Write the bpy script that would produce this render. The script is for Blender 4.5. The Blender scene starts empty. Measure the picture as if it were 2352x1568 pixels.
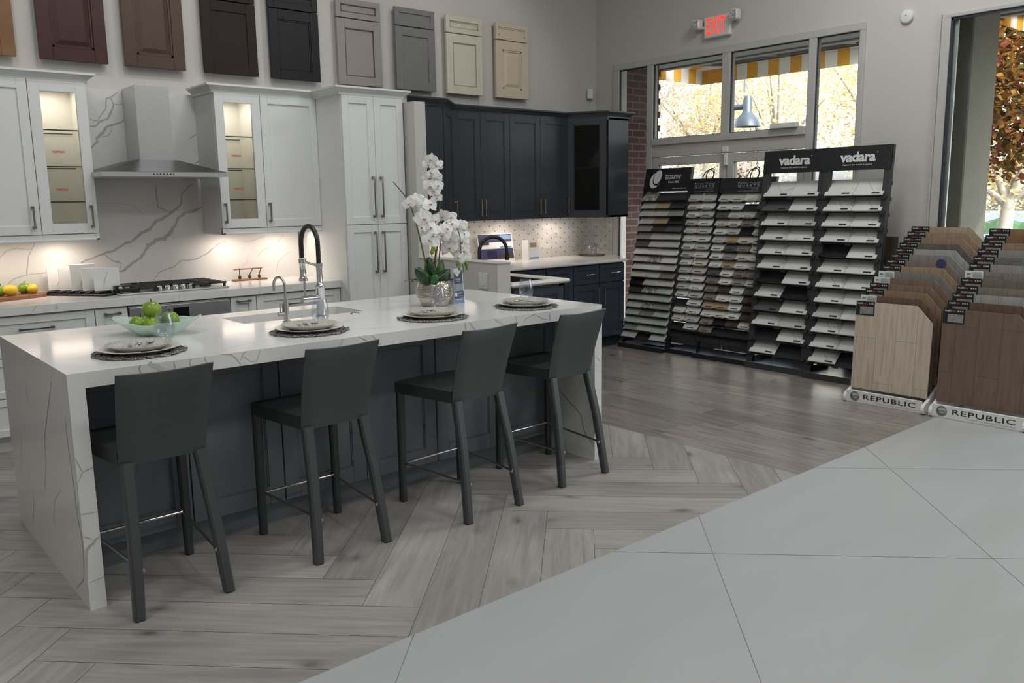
import bpy, bmesh, math, random
from mathutils import Vector, Matrix
random.seed(7)
PI = math.pi
SC = bpy.context.scene
COL = SC.collection

# ------------------------------------------------------------------ materials
def _nt(name):
    m = bpy.data.materials.new(name); m.use_nodes = True
    nt = m.node_tree; nt.nodes.clear()
    out = nt.nodes.new('ShaderNodeOutputMaterial')
    return m, nt, out
def N(nt, t, **kw):
    n = nt.nodes.new(t)
    for k, v in kw.items():
        if k in n.inputs.keys(): n.inputs[k].default_value = v
        else: setattr(n, k, v)
    return n
def LK(nt, a, b): nt.links.new(a, b)
def ramp(nt, fac, stops, interp='LINEAR'):
    r = nt.nodes.new('ShaderNodeValToRGB'); r.color_ramp.interpolation = interp
    el = r.color_ramp.elements
    while len(el) < len(stops): el.new(0.5)
    for e, (p, c) in zip(el, stops):
        e.position = p; e.color = (c[0], c[1], c[2], 1) if len(c) == 3 else c
    LK(nt, fac, r.inputs[0]); return r.outputs[0]
def c4(c): return (c[0], c[1], c[2], 1)
def mixc(nt, fac, a, b, mode='MIX'):
    n = nt.nodes.new('ShaderNodeMix'); n.data_type = 'RGBA'; n.blend_type = mode
    for s, v in ((0, fac), (6, a), (7, b)):
        if hasattr(v, 'is_output'): LK(nt, v, n.inputs[s])
        else: n.inputs[s].default_value = c4(v) if s > 0 else v
    return n.outputs[2]
def tex_obj(nt, scale=(1, 1, 1), out='Object', rot=(0, 0, 0)):
    tc = N(nt, 'ShaderNodeTexCoord'); mp = N(nt, 'ShaderNodeMapping')
    mp.inputs['Scale'].default_value = scale; mp.inputs['Rotation'].default_value = rot
    LK(nt, tc.outputs[out], mp.inputs[0]); return mp.outputs[0]
def noise(nt, vec, scale, detail=3, rough=0.5, dist=0.0):
    n = N(nt, 'ShaderNodeTexNoise'); n.inputs['Scale'].default_value = scale
    n.inputs['Detail'].default_value = detail; n.inputs['Roughness'].default_value = rough
    n.inputs['Distortion'].default_value = dist
    LK(nt, vec, n.inputs['Vector']); return n.outputs[0]
def bsdf(nt, out, col, rough=0.5, metal=0.0, **kw):
    b = N(nt, 'ShaderNodeBsdfPrincipled')
    if hasattr(col, 'is_output'): LK(nt, col, b.inputs['Base Color'])
    else: b.inputs['Base Color'].default_value = c4(col)
    if hasattr(rough, 'is_output'): LK(nt, rough, b.inputs['Roughness'])
    else: b.inputs['Roughness'].default_value = rough
    b.inputs['Metallic'].default_value = metal
    for k, v in kw.items(): b.inputs[k].default_value = v
    LK(nt, b.outputs[0], out.inputs[0]); return b
def simple(name, col, rough=0.5, metal=0.0, var=0.06, scale=14, bump=0.0, **kw):
    m, nt, out = _nt(name)
    v = tex_obj(nt)
    f = noise(nt, v, scale)
    a = tuple(min(1, c * (1 - var)) for c in col); b2 = tuple(min(1, c * (1 + var)) for c in col)
    b = bsdf(nt, out, mixc(nt, f, a, b2), rough, metal, **kw)
    if bump:
        bp = N(nt, 'ShaderNodeBump'); bp.inputs['Strength'].default_value = bump; bp.inputs['Distance'].default_value = 0.004
        LK(nt, noise(nt, v, 160, 4), bp.inputs['Height']); LK(nt, bp.outputs[0], b.inputs['Normal'])
    return m
def emit(name, col, s):
    m, nt, out = _nt(name); e = N(nt, 'ShaderNodeEmission'); e.inputs[0].default_value = c4(col); e.inputs[1].default_value = s
    LK(nt, e.outputs[0], out.inputs[0]); return m
def glass_pane(name, tint=(0.94, 0.97, 0.97)):
    m, nt, out = _nt(name)
    t = N(nt, 'ShaderNodeBsdfTransparent'); t.inputs[0].default_value = c4(tint)
    g = N(nt, 'ShaderNodeBsdfGlossy'); g.inputs['Roughness'].default_value = 0.02
    fr = N(nt, 'ShaderNodeFresnel'); fr.inputs[0].default_value = 1.3
    mx = N(nt, 'ShaderNodeMixShader'); LK(nt, fr.outputs[0], mx.inputs[0]); LK(nt, t.outputs[0], mx.inputs[1]); LK(nt, g.outputs[0], mx.inputs[2])
    LK(nt, mx.outputs[0], out.inputs[0]); return m
def marble(name, base, vein, amt=0.5, scale=1.0, rough=0.12):
    m, nt, out = _nt(name)
    v = tex_obj(nt, (scale,) * 3)
    n1 = noise(nt, v, 0.9, 6, 0.6, 1.2)
    line = ramp(nt, n1, [(0.478, (0, 0, 0)), (0.498, (1, 1, 1)), (0.518, (0, 0, 0))])
    n2 = noise(nt, v, 2.4, 5, 0.55, 0.8)
    line2 = ramp(nt, n2, [(0.488, (0, 0, 0)), (0.5, (0.6, 0.6, 0.6)), (0.512, (0, 0, 0))])
    gate = ramp(nt, noise(nt, v, 0.7, 2), [(0.5, (0, 0, 0)), (0.68, (1, 1, 1))])
    s = mixc(nt, 1.0, line, line2, 'ADD'); s = mixc(nt, 1.0, s, gate, 'MULTIPLY')
    mm = N(nt, 'ShaderNodeMath', operation='MULTIPLY'); LK(nt, s, mm.inputs[0]); mm.inputs[1].default_value = amt
    cloud = mixc(nt, noise(nt, v, 1.6, 4), tuple(c * 0.965 for c in base), base)
    bsdf(nt, out, mixc(nt, mm.outputs[0], cloud, vein), rough); return m
def speckle(name, a, b, scale=120, lo=0.45, hi=0.6, rough=0.3):
    m, nt, out = _nt(name); v = tex_obj(nt)
    bsdf(nt, out, ramp(nt, noise(nt, v, scale, 3, 0.7), [(lo, a), (hi, b)]), rough); return m
def wood_uv(name, light, dark, rough=0.35, tonevar=0.25, knots=True):
    """plank floor: UV runs along the board, attribute 'tone' varies per board"""
    m, nt, out = _nt(name)
    uv = N(nt, 'ShaderNodeUVMap'); mp = N(nt, 'ShaderNodeMapping'); mp.inputs['Scale'].default_value = (1.1, 13, 1)
    LK(nt, uv.outputs[0], mp.inputs[0])
    g = noise(nt, mp.outputs[0], 2.2, 6, 0.62, 0.6)
    mp2 = N(nt, 'ShaderNodeMapping'); mp2.inputs['Scale'].default_value = (0.9, 3.0, 1); LK(nt, uv.outputs[0], mp2.inputs[0])
    cl = noise(nt, mp2.outputs[0], 1.7, 3, 0.5, 0.4)
    at = N(nt, 'ShaderNodeAttribute'); at.attribute_name = 'tone'
    col = ramp(nt, g, [(0.3, dark), (0.62, light)])
    mid = tuple((x + y) / 2 for x, y in zip(light, dark))
    col = mixc(nt, ramp(nt, cl, [(0.35, (0.55,) * 3), (0.6, (0, 0, 0))]), col, tuple(c * 0.86 for c in mid))
    if knots:
        mp3 = N(nt, 'ShaderNodeMapping'); mp3.inputs['Scale'].default_value = (1.3, 2.6, 1); LK(nt, uv.outputs[0], mp3.inputs[0])
        vo = N(nt, 'ShaderNodeTexVoronoi'); vo.inputs['Scale'].default_value = 1.75; LK(nt, mp3.outputs[0], vo.inputs['Vector'])
        wob = noise(nt, mp3.outputs[0], 9, 3)
        ad = N(nt, 'ShaderNodeMath', operation='MULTIPLY_ADD'); LK(nt, wob, ad.inputs[0]); ad.inputs[1].default_value = 0.16; LK(nt, vo.outputs['Distance'], ad.inputs[2])
        k = ramp(nt, ad.outputs[0], [(0.10, (0.9,) * 3), (0.17, (0.35,) * 3), (0.26, (0, 0, 0))])
        col = mixc(nt, k, col, tuple(c * 0.38 for c in dark))
    tm = N(nt, 'ShaderNodeMapRange'); LK(nt, at.outputs['Fac'], tm.inputs[0]); tm.inputs[3].default_value = 1 - tonevar; tm.inputs[4].default_value = 1 + tonevar * 0.5
    col = mixc(nt, 1.0, col, tm.outputs[0], 'MULTIPLY')
    bsdf(nt, out, col, rough); return m
def wood_board(name, light, dark, seed, rough=0.45):
    """vertical planks on a display board (local x across, z up)"""
    m, nt, out = _nt(name)
    tc = N(nt, 'ShaderNodeTexCoord')
    mp = N(nt, 'ShaderNodeMapping'); mp.inputs['Rotation'].default_value = (0, PI / 2, 0)
    mp.inputs['Location'].default_value = (seed * 0.37, seed * 0.21, 0)
    sx = N(nt, 'ShaderNodeSeparateXYZ'); LK(nt, tc.outputs['Object'], sx.inputs[0])
    cb = N(nt, 'ShaderNodeCombineXYZ'); LK(nt, sx.outputs['Z'], cb.inputs[0]); LK(nt, sx.outputs['Y'], cb.inputs[1])
    mp = N(nt, 'ShaderNodeMapping'); mp.inputs['Location'].default_value = (seed * 0.37, seed * 0.031, 0); LK(nt, cb.outputs[0], mp.inputs[0])
    br = N(nt, 'ShaderNodeTexBrick'); br.offset = 0.43; br.inputs['Scale'].default_value = 1.0
    br.inputs['Brick Width'].default_value = 0.75; br.inputs['Row Height'].default_value = 0.145; br.inputs['Mortar Size'].default_value = 0.0012
    br.inputs['Color1'].default_value = c4(light); br.inputs['Color2'].default_value = c4(tuple(0.78 * a + 0.22 * b for a, b in zip(light, dark)))
    br.inputs['Mortar'].default_value = c4(tuple(c * 0.55 for c in dark)); LK(nt, mp.outputs[0], br.inputs['Vector'])
    g = N(nt, 'ShaderNodeMapping'); g.inputs['Scale'].default_value = (2.2, 26, 1); LK(nt, mp.outputs[0], g.inputs[0])
    gr = noise(nt, g.outputs[0], 1.6, 5, 0.6, 0.7)
    k = ramp(nt, gr, [(0.32, (0.75,) * 3), (0.55, (0, 0, 0))])
    bsdf(nt, out, mixc(nt, k, br.outputs[0], dark), rough); return m
def brick(name, c1, c2, mort, bw=0.22, rh=0.075, ax='YZ'):
    m, nt, out = _nt(name)
    tc = N(nt, 'ShaderNodeTexCoord'); sx = N(nt, 'ShaderNodeSeparateXYZ'); LK(nt, tc.outputs['Object'], sx.inputs[0])
    ad = N(nt, 'ShaderNodeMath', operation='ADD'); LK(nt, sx.outputs['X'], ad.inputs[0]); LK(nt, sx.outputs['Y'], ad.inputs[1])
    cb = N(nt, 'ShaderNodeCombineXYZ'); LK(nt, ad.outputs[0], cb.inputs[0]); LK(nt, sx.outputs['Z'], cb.inputs[1])
    br = N(nt, 'ShaderNodeTexBrick'); br.inputs['Scale'].default_value = 1.0; br.inputs['Brick Width'].default_value = bw; br.inputs['Row Height'].default_value = rh
    br.inputs['Mortar Size'].default_value = 0.008; br.inputs['Color1'].default_value = c4(c1); br.inputs['Color2'].default_value = c4(c2); br.inputs['Mortar'].default_value = c4(mort)
    LK(nt, cb.outputs[0], br.inputs['Vector']); bsdf(nt, out, br.outputs[0], 0.85); return m
def mosaic(name):
    """elongated hexagon stone mosaic with dark dots"""
    m, nt, out = _nt(name)
    tc = N(nt, 'ShaderNodeTexCoord'); sx = N(nt, 'ShaderNodeSeparateXYZ'); LK(nt, tc.outputs['Object'], sx.inputs[0])
    ad = N(nt, 'ShaderNodeMath', operation='ADD'); LK(nt, sx.outputs['X'], ad.inputs[0]); LK(nt, sx.outputs['Y'], ad.inputs[1])
    cb = N(nt, 'ShaderNodeCombineXYZ'); LK(nt, ad.outputs[0], cb.inputs[0]); LK(nt, sx.outputs['Z'], cb.inputs[1])
    br = N(nt, 'ShaderNodeTexBrick'); br.offset = 0.5; br.inputs['Scale'].default_value = 1.0; br.inputs['Brick Width'].default_value = 0.13; br.inputs['Row Height'].default_value = 0.05
    br.inputs['Mortar Size'].default_value = 0.0015
    br.inputs['Color1'].default_value = (0.72, 0.69, 0.65, 1); br.inputs['Color2'].default_value = (0.5, 0.49, 0.48, 1); br.inputs['Mortar'].default_value = (0.62, 0.6, 0.57, 1)
    LK(nt, cb.outputs[0], br.inputs['Vector'])
    # dots on a lattice
    def md(src, per, off):
        a = N(nt, 'ShaderNodeMath', operation='MULTIPLY_ADD'); LK(nt, src, a.inputs[0]); a.inputs[1].default_value = 1 / per; a.inputs[2].default_value = off
        f = N(nt, 'ShaderNodeMath', operation='FRACT'); LK(nt, a.outputs[0], f.inputs[0])
        s = N(nt, 'ShaderNodeMath', operation='SUBTRACT'); LK(nt, f.outputs[0], s.inputs[0]); s.inputs[1].default_value = 0.5
        q = N(nt, 'ShaderNodeMath', operation='MULTIPLY'); LK(nt, s.outputs[0], q.inputs[0]); q.inputs[1].default_value = per
        p = N(nt, 'ShaderNodeMath', operation='POWER'); LK(nt, q.outputs[0], p.inputs[0]); p.inputs[1].default_value = 2
        return p.outputs[0]
    dots = None
    for o1, o2 in ((0, 0), (0.5, 0.5)):
        s = N(nt, 'ShaderNodeMath', operation='ADD'); LK(nt, md(ad.outputs[0], 0.13, o1 + 0.25), s.inputs[0]); LK(nt, md(sx.outputs['Z'], 0.1, o2), s.inputs[1])
        l = N(nt, 'ShaderNodeMath', operation='LESS_THAN'); LK(nt, s.outputs[0], l.inputs[0]); l.inputs[1].default_value = 0.0085 ** 2
        if dots is None: dots = l.outputs[0]
        else:
            mx = N(nt, 'ShaderNodeMath', operation='MAXIMUM'); LK(nt, dots, mx.inputs[0]); LK(nt, l.outputs[0], mx.inputs[1]); dots = mx.outputs[0]
    cl = mixc(nt, ramp(nt, noise(nt, cb.outputs[0], 7, 3), [(0.4, (0.5,) * 3), (0.6, (0, 0, 0))]), br.outputs[0], (0.55, 0.54, 0.53))
    bsdf(nt, out, mixc(nt, dots, cl, (0.2, 0.18, 0.17)), 0.3); return m

M = {}
M['wall'] = simple('wall_paint', (0.57, 0.555, 0.525), 0.75, var=0.02, scale=3)
M['ceil'] = simple('ceiling_paint', (0.8, 0.8, 0.78), 0.9, var=0.02, scale=3)
M['white'] = simple('white_lacquer', (0.74, 0.755, 0.75), 0.38, var=0.015, scale=4)
M['cabin'] = simple('cabinet_interior', (0.80, 0.79, 0.75), 0.6, var=0.02)
M['gap'] = simple('shadow_gap', (0.06, 0.06, 0.06), 0.8)
M['navy'] = simple('dark_navy_lacquer', (0.032, 0.038, 0.046), 0.30, var=0.08, scale=5)
M['navy2'] = simple('dark_navy_base', (0.034, 0.046, 0.068), 0.36, var=0.08, scale=5)
M['isl'] = simple('slate_grey_lacquer', (0.145, 0.158, 0.178), 0.42, var=0.04, scale=5)
M['quartz'] = marble('white_quartz', (0.78, 0.775, 0.76), (0.42, 0.41, 0.4), 0.22)
M['vein'] = simple('quartz_vein', (0.47, 0.455, 0.44), 0.15, var=0.15, scale=30)
M['vein2'] = simple('quartz_vein_soft', (0.62, 0.61, 0.595), 0.15, var=0.12, scale=30)
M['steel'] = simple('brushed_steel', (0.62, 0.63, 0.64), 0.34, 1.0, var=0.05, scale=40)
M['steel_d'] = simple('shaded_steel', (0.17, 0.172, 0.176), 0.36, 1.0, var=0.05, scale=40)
M['chrome'] = simple('chrome', (0.72, 0.72, 0.72), 0.1, 1.0, var=0.02)
M['nickel'] = simple('brushed_nickel', (0.50, 0.48, 0.45), 0.28, 1.0, var=0.03)
M['pull'] = simple('dark_nickel_pull', (0.26, 0.25, 0.24), 0.3, 1.0, var=0.03)
M['bronze'] = simple('champagne_pull', (0.52, 0.42, 0.34), 0.3, 1.0, var=0.03)
M['black'] = simple('black_plastic', (0.012, 0.012, 0.014), 0.4)
M['iron'] = simple('cast_iron', (0.02, 0.02, 0.021), 0.55, bump=0.2)
M['blackg'] = simple('black_gloss', (0.008, 0.008, 0.01), 0.08)
M['leather'] = simple('grey_leather', (0.052, 0.057, 0.060), 0.42, var=0.1, scale=30, bump=0.12)
M['leather_d'] = simple('grey_leather_seat', (0.034, 0.037, 0.040), 0.45, var=0.1, scale=30, bump=0.12)
M['glass'] = glass_pane('window_glass')
M['glass_c'] = glass_pane('cabinet_glass', (0.97, 0.97, 0.96))
M['glass_d'] = glass_pane('smoked_cabinet_glass', (0.62, 0.63, 0.63))
M['alum'] = simple('window_frame_paint', (0.50, 0.49, 0.46), 0.4, var=0.02)
M['alum_d'] = simple('gasket', (0.03, 0.03, 0.04), 0.5)
M['rackblk'] = simple('rack_black', (0.018, 0.019, 0.022), 0.35)
M['rackgry'] = simple('rack_charcoal', (0.045, 0.047, 0.048), 0.42)
M['rackbase'] = simple('rack_base_blue_grey', (0.10, 0.115, 0.16), 0.3)
M['txtw'] = simple('white_print', (0.72, 0.72, 0.7), 0.5)
M['txtg'] = simple('grey_print', (0.36, 0.36, 0.36), 0.5)
M['txtk'] = simple('black_print', (0.02, 0.02, 0.02), 0.5)
M['txtr'] = simple('red_print', (0.55, 0.05, 0.04), 0.5)
M['navyp'] = simple('navy_print', (0.045, 0.05, 0.13), 0.45)
M['bluep'] = simple('blue_print', (0.16, 0.26, 0.42), 0.45)
M['paper'] = simple('white_card', (0.78, 0.78, 0.77), 0.5, var=0.02)
M['exitr'] = emit('exit_red', (1.0, 0.045, 0.03), 1.6)
M['plastw'] = simple('white_plastic', (0.72, 0.72, 0.69), 0.45, var=0.02)
M['lens'] = speckle('lamp_lens', (0.25, 0.25, 0.25), (0.7, 0.7, 0.7), 90, 0.42, 0.58, 0.15)
M['apple'] = simple('green_apple', (0.20, 0.34, 0.025), 0.25, var=0.25, scale=9)
M['lemon'] = simple('lemon_peel', (0.72, 0.52, 0.03), 0.4, var=0.1, scale=60, bump=0.3)
M['stem'] = simple('fruit_stem', (0.05, 0.035, 0.02), 0.7)
M['woodr'] = simple('reddish_wood', (0.22, 0.085, 0.035), 0.45, var=0.25, scale=18)
M['spoonw'] = simple('dark_spoon_wood', (0.05, 0.025, 0.015), 0.5, var=0.2)
M['stoneware'] = simple('cream_glaze', (0.68, 0.66, 0.60), 0.2, var=0.03)
M['plate'] = speckle('silver_beige_glaze', (0.40, 0.38, 0.345), (0.56, 0.54, 0.50), 150, 0.42, 0.56, 0.22)
M['mat'] = speckle('woven_black_silver', (0.015, 0.015, 0.016), (0.34, 0.33, 0.32), 140, 0.42, 0.58, 0.4)
M['petal'] = simple('white_petal', (0.86, 0.86, 0.85), 0.55, var=0.02, **{'Subsurface Weight': 0.0})
M['lip'] = simple('orchid_lip', (0.52, 0.17, 0.10), 0.5, var=0.3, scale=60)
M['leaf'] = simple('orchid_leaf', (0.012, 0.05, 0.014), 0.3, var=0.3, scale=10)
M['leaf2'] = simple('orchid_leaf_light', (0.03, 0.13, 0.03), 0.35, var=0.3, scale=10)
M['ostem'] = simple('orchid_stem', (0.10, 0.115, 0.025), 0.5, var=0.4, scale=25)
M['bud'] = simple('orchid_bud', (0.17, 0.26, 0.03), 0.5, var=0.3, scale=20)
M['root'] = simple('moss_root', (0.05, 0.055, 0.03), 0.8, var=0.3)
M['pot'] = simple('hammered_silver', (0.62, 0.57, 0.50), 0.22, 1.0, var=0.05)
M['oak'] = simple('golden_oak', (0.21, 0.105, 0.045), 0.4, var=0.3, scale=8)
M['cherry'] = simple('cherry_stain', (0.050, 0.013, 0.010), 0.35, var=0.3, scale=8)
M['walnut'] = simple('walnut_stain', (0.075, 0.040, 0.027), 0.38, var=0.25, scale=8)
M['espresso'] = simple('espresso_stain', (0.022, 0.014, 0.012), 0.5, var=0.15, scale=8, **{'Specular IOR Level': 0.25})
M['onyx'] = simple('black_paint', (0.009, 0.0095, 0.012), 0.42, **{'Specular IOR Level': 0.3})
M['taupe'] = simple('taupe_paint', (0.30, 0.275, 0.25), 0.45, var=0.03)
M['grey'] = simple('grey_paint', (0.175, 0.175, 0.175), 0.45, var=0.03)
M['cream'] = simple('cream_paint', (0.62, 0.585, 0.485), 0.45, var=0.03)
M['beige'] = simple('beige_paint', (0.62, 0.535, 0.42), 0.45, var=0.03)
M['mosaic'] = mosaic('stone_mosaic')
M['dquartz'] = simple('plain_white_quartz', (0.74, 0.73, 0.70), 0.15, var=0.05, scale=60)
M['sinkw'] = simple('white_sink', (0.80, 0.81, 0.81), 0.15, var=0.02)
M['sinkb'] = simple('brown_sink', (0.045, 0.038, 0.034), 0.35)
M['brickr'] = brick('red_brick', (0.085, 0.027, 0.024), (0.05, 0.019, 0.019), (0.115, 0.11, 0.105))
M['conc'] = simple('concrete', (0.19, 0.18, 0.145), 0.9, var=0.14, scale=9, bump=0.3)
M['soffit'] = simple('soffit_stucco', (0.30, 0.285, 0.255), 0.9, var=0.04)
M['yellow'] = simple('yellow_canvas', (0.72, 0.36, 0.03), 0.9, var=0.06)
M['wcanvas'] = simple('white_canvas', (0.78, 0.76, 0.70), 0.9, var=0.05)
M['bar'] = simple('awning_bar', (0.05, 0.046, 0.04), 0.6)
M['lampg'] = simple('barn_lamp_grey', (0.065, 0.085, 0.11), 0.4)
M['asph'] = simple('asphalt', (0.12, 0.13, 0.14), 0.9, var=0.15, scale=2)
M['walk'] = simple('sidewalk', (0.36, 0.35, 0.33), 0.9, var=0.08, scale=3)
M['hedge'] = simple('hedge_leaf', (0.035, 0.085, 0.03), 0.8, var=0.5, scale=6)
M['bark'] = simple('pale_bark', (0.30, 0.27, 0.23), 0.85, var=0.3, scale=9)
M['barkd'] = simple('dark_bark', (0.075, 0.06, 0.05), 0.85, var=0.3, scale=9)
def leaf_mat(name, cols):
    m, nt, out = _nt(name)
    oi = N(nt, 'ShaderNodeAttribute'); oi.attribute_name = 'tone'
    n = len(cols); c = ramp(nt, oi.outputs['Fac'], [((i + 0.5) / n, k) for i, k in enumerate(cols)], 'CONSTANT')
    d = N(nt, 'ShaderNodeBsdfDiffuse'); LK(nt, c, d.inputs[0]); t = N(nt, 'ShaderNodeBsdfTranslucent'); LK(nt, c, t.inputs[0])
    mx = N(nt, 'ShaderNodeMixShader'); mx.inputs[0].default_value = 0.45; LK(nt, d.outputs[0], mx.inputs[1]); LK(nt, t.outputs[0], mx.inputs[2]); LK(nt, mx.outputs[0], out.inputs[0]); return m
M['leaf_pale'] = leaf_mat('pale_autumn_leaf', [(0.52, 0.43, 0.36), (0.68, 0.53, 0.33), (0.6, 0.49, 0.46), (0.72, 0.61, 0.45), (0.38, 0.31, 0.24), (0.5, 0.42, 0.42)])
M['leaf_gold'] = leaf_mat('golden_leaf', [(0.70, 0.52, 0.22), (0.6, 0.48, 0.24), (0.74, 0.62, 0.38), (0.46, 0.42, 0.18)])
M['leaf_rust'] = leaf_mat('rust_leaf', [(0.26, 0.11, 0.03), (0.33, 0.17, 0.035), (0.17, 0.05, 0.035), (0.10, 0.075, 0.03), (0.36, 0.20, 0.05), (0.09, 0.10, 0.035)])
def glassware():
    m, nt, out = _nt('iridescent_glass')
    lw = N(nt, 'ShaderNodeLayerWeight'); lw.inputs[0].default_value = 0.35
    t = N(nt, 'ShaderNodeBsdfTransparent'); t.inputs[0].default_value = (0.925, 0.935, 0.945, 1)
    g = N(nt, 'ShaderNodeBsdfGlossy'); g.inputs['Roughness'].default_value = 0.03
    hue = ramp(nt, noise(nt, tex_obj(nt), 16, 2), [(0.35, (0.75, 0.8, 1.0)), (0.5, (1, 1, 1)), (0.65, (0.95, 0.8, 0.95))]); LK(nt, hue, g.inputs[0])
    f = ramp(nt, lw.outputs['Facing'], [(0.0, (0.055,) * 3), (0.55, (0.12,) * 3), (0.82, (0.36,) * 3), (1.0, (0.8,) * 3)])
    mx = N(nt, 'ShaderNodeMixShader'); LK(nt, f, mx.inputs[0]); LK(nt, t.outputs[0], mx.inputs[1]); LK(nt, g.outputs[0], mx.inputs[2]); LK(nt, mx.outputs[0], out.inputs[0]); return m
M['gware'] = glassware()
def bowlmat():
    m, nt, out = _nt('frosted_pale_green_glass')
    d = N(nt, 'ShaderNodeBsdfPrincipled'); d.inputs['Base Color'].default_value = (0.72, 0.82, 0.76, 1); d.inputs['Roughness'].default_value = 0.2
    tr = N(nt, 'ShaderNodeBsdfTranslucent'); tr.inputs[0].default_value = (0.75, 0.85, 0.8, 1)
    t = N(nt, 'ShaderNodeBsdfTransparent'); t.inputs[0].default_value = (0.9, 0.95, 0.93, 1)
    a = N(nt, 'ShaderNodeMixShader'); a.inputs[0].default_value = 0.45; LK(nt, d.outputs[0], a.inputs[1]); LK(nt, tr.outputs[0], a.inputs[2])
    b = N(nt, 'ShaderNodeMixShader'); b.inputs[0].default_value = 0.22; LK(nt, a.outputs[0], b.inputs[1]); LK(nt, t.outputs[0], b.inputs[2]); LK(nt, b.outputs[0], out.inputs[0]); return m
M['bowl'] = bowlmat()
# stone sample finishes
M['st_white'] = simple('stone_white', (0.66, 0.65, 0.62), 0.25, var=0.03)
M['st_marb'] = marble('stone_marbled', (0.68, 0.67, 0.645), (0.3, 0.29, 0.28), 0.8, 5.0, 0.2)
M['st_cream'] = simple('stone_cream', (0.60, 0.555, 0.47), 0.3, var=0.06, scale=40)
M['st_grey'] = speckle('stone_grey', (0.22, 0.215, 0.20), (0.36, 0.35, 0.33), 130)
M['st_lgrey'] = speckle('stone_light_grey', (0.42, 0.41, 0.39), (0.60, 0.585, 0.56), 130)
M['st_dark'] = speckle('stone_dark', (0.018, 0.018, 0.02), (0.055, 0.055, 0.055), 110)
M['st_black'] = simple('stone_black', (0.014, 0.014, 0.016), 0.15)
M['st_brown'] = speckle('stone_brown', (0.045, 0.032, 0.025), (0.10, 0.075, 0.06), 90)
M['st_taupe'] = speckle('stone_taupe', (0.17, 0.15, 0.125), (0.27, 0.24, 0.20), 110)
M['st_tan'] = speckle('stone_tan', (0.34, 0.24, 0.14), (0.48, 0.37, 0.25), 110)
M['st_green'] = speckle('stone_pale_green', (0.36, 0.41, 0.37), (0.50, 0.54, 0.50), 60)
M['st_char'] = speckle('stone_charcoal', (0.07, 0.072, 0.072), (0.13, 0.13, 0.128), 120)
M['st_pat'] = speckle('stone_patterned', (0.10, 0.095, 0.09), (0.55, 0.53, 0.50), 55, 0.46, 0.54)

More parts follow.
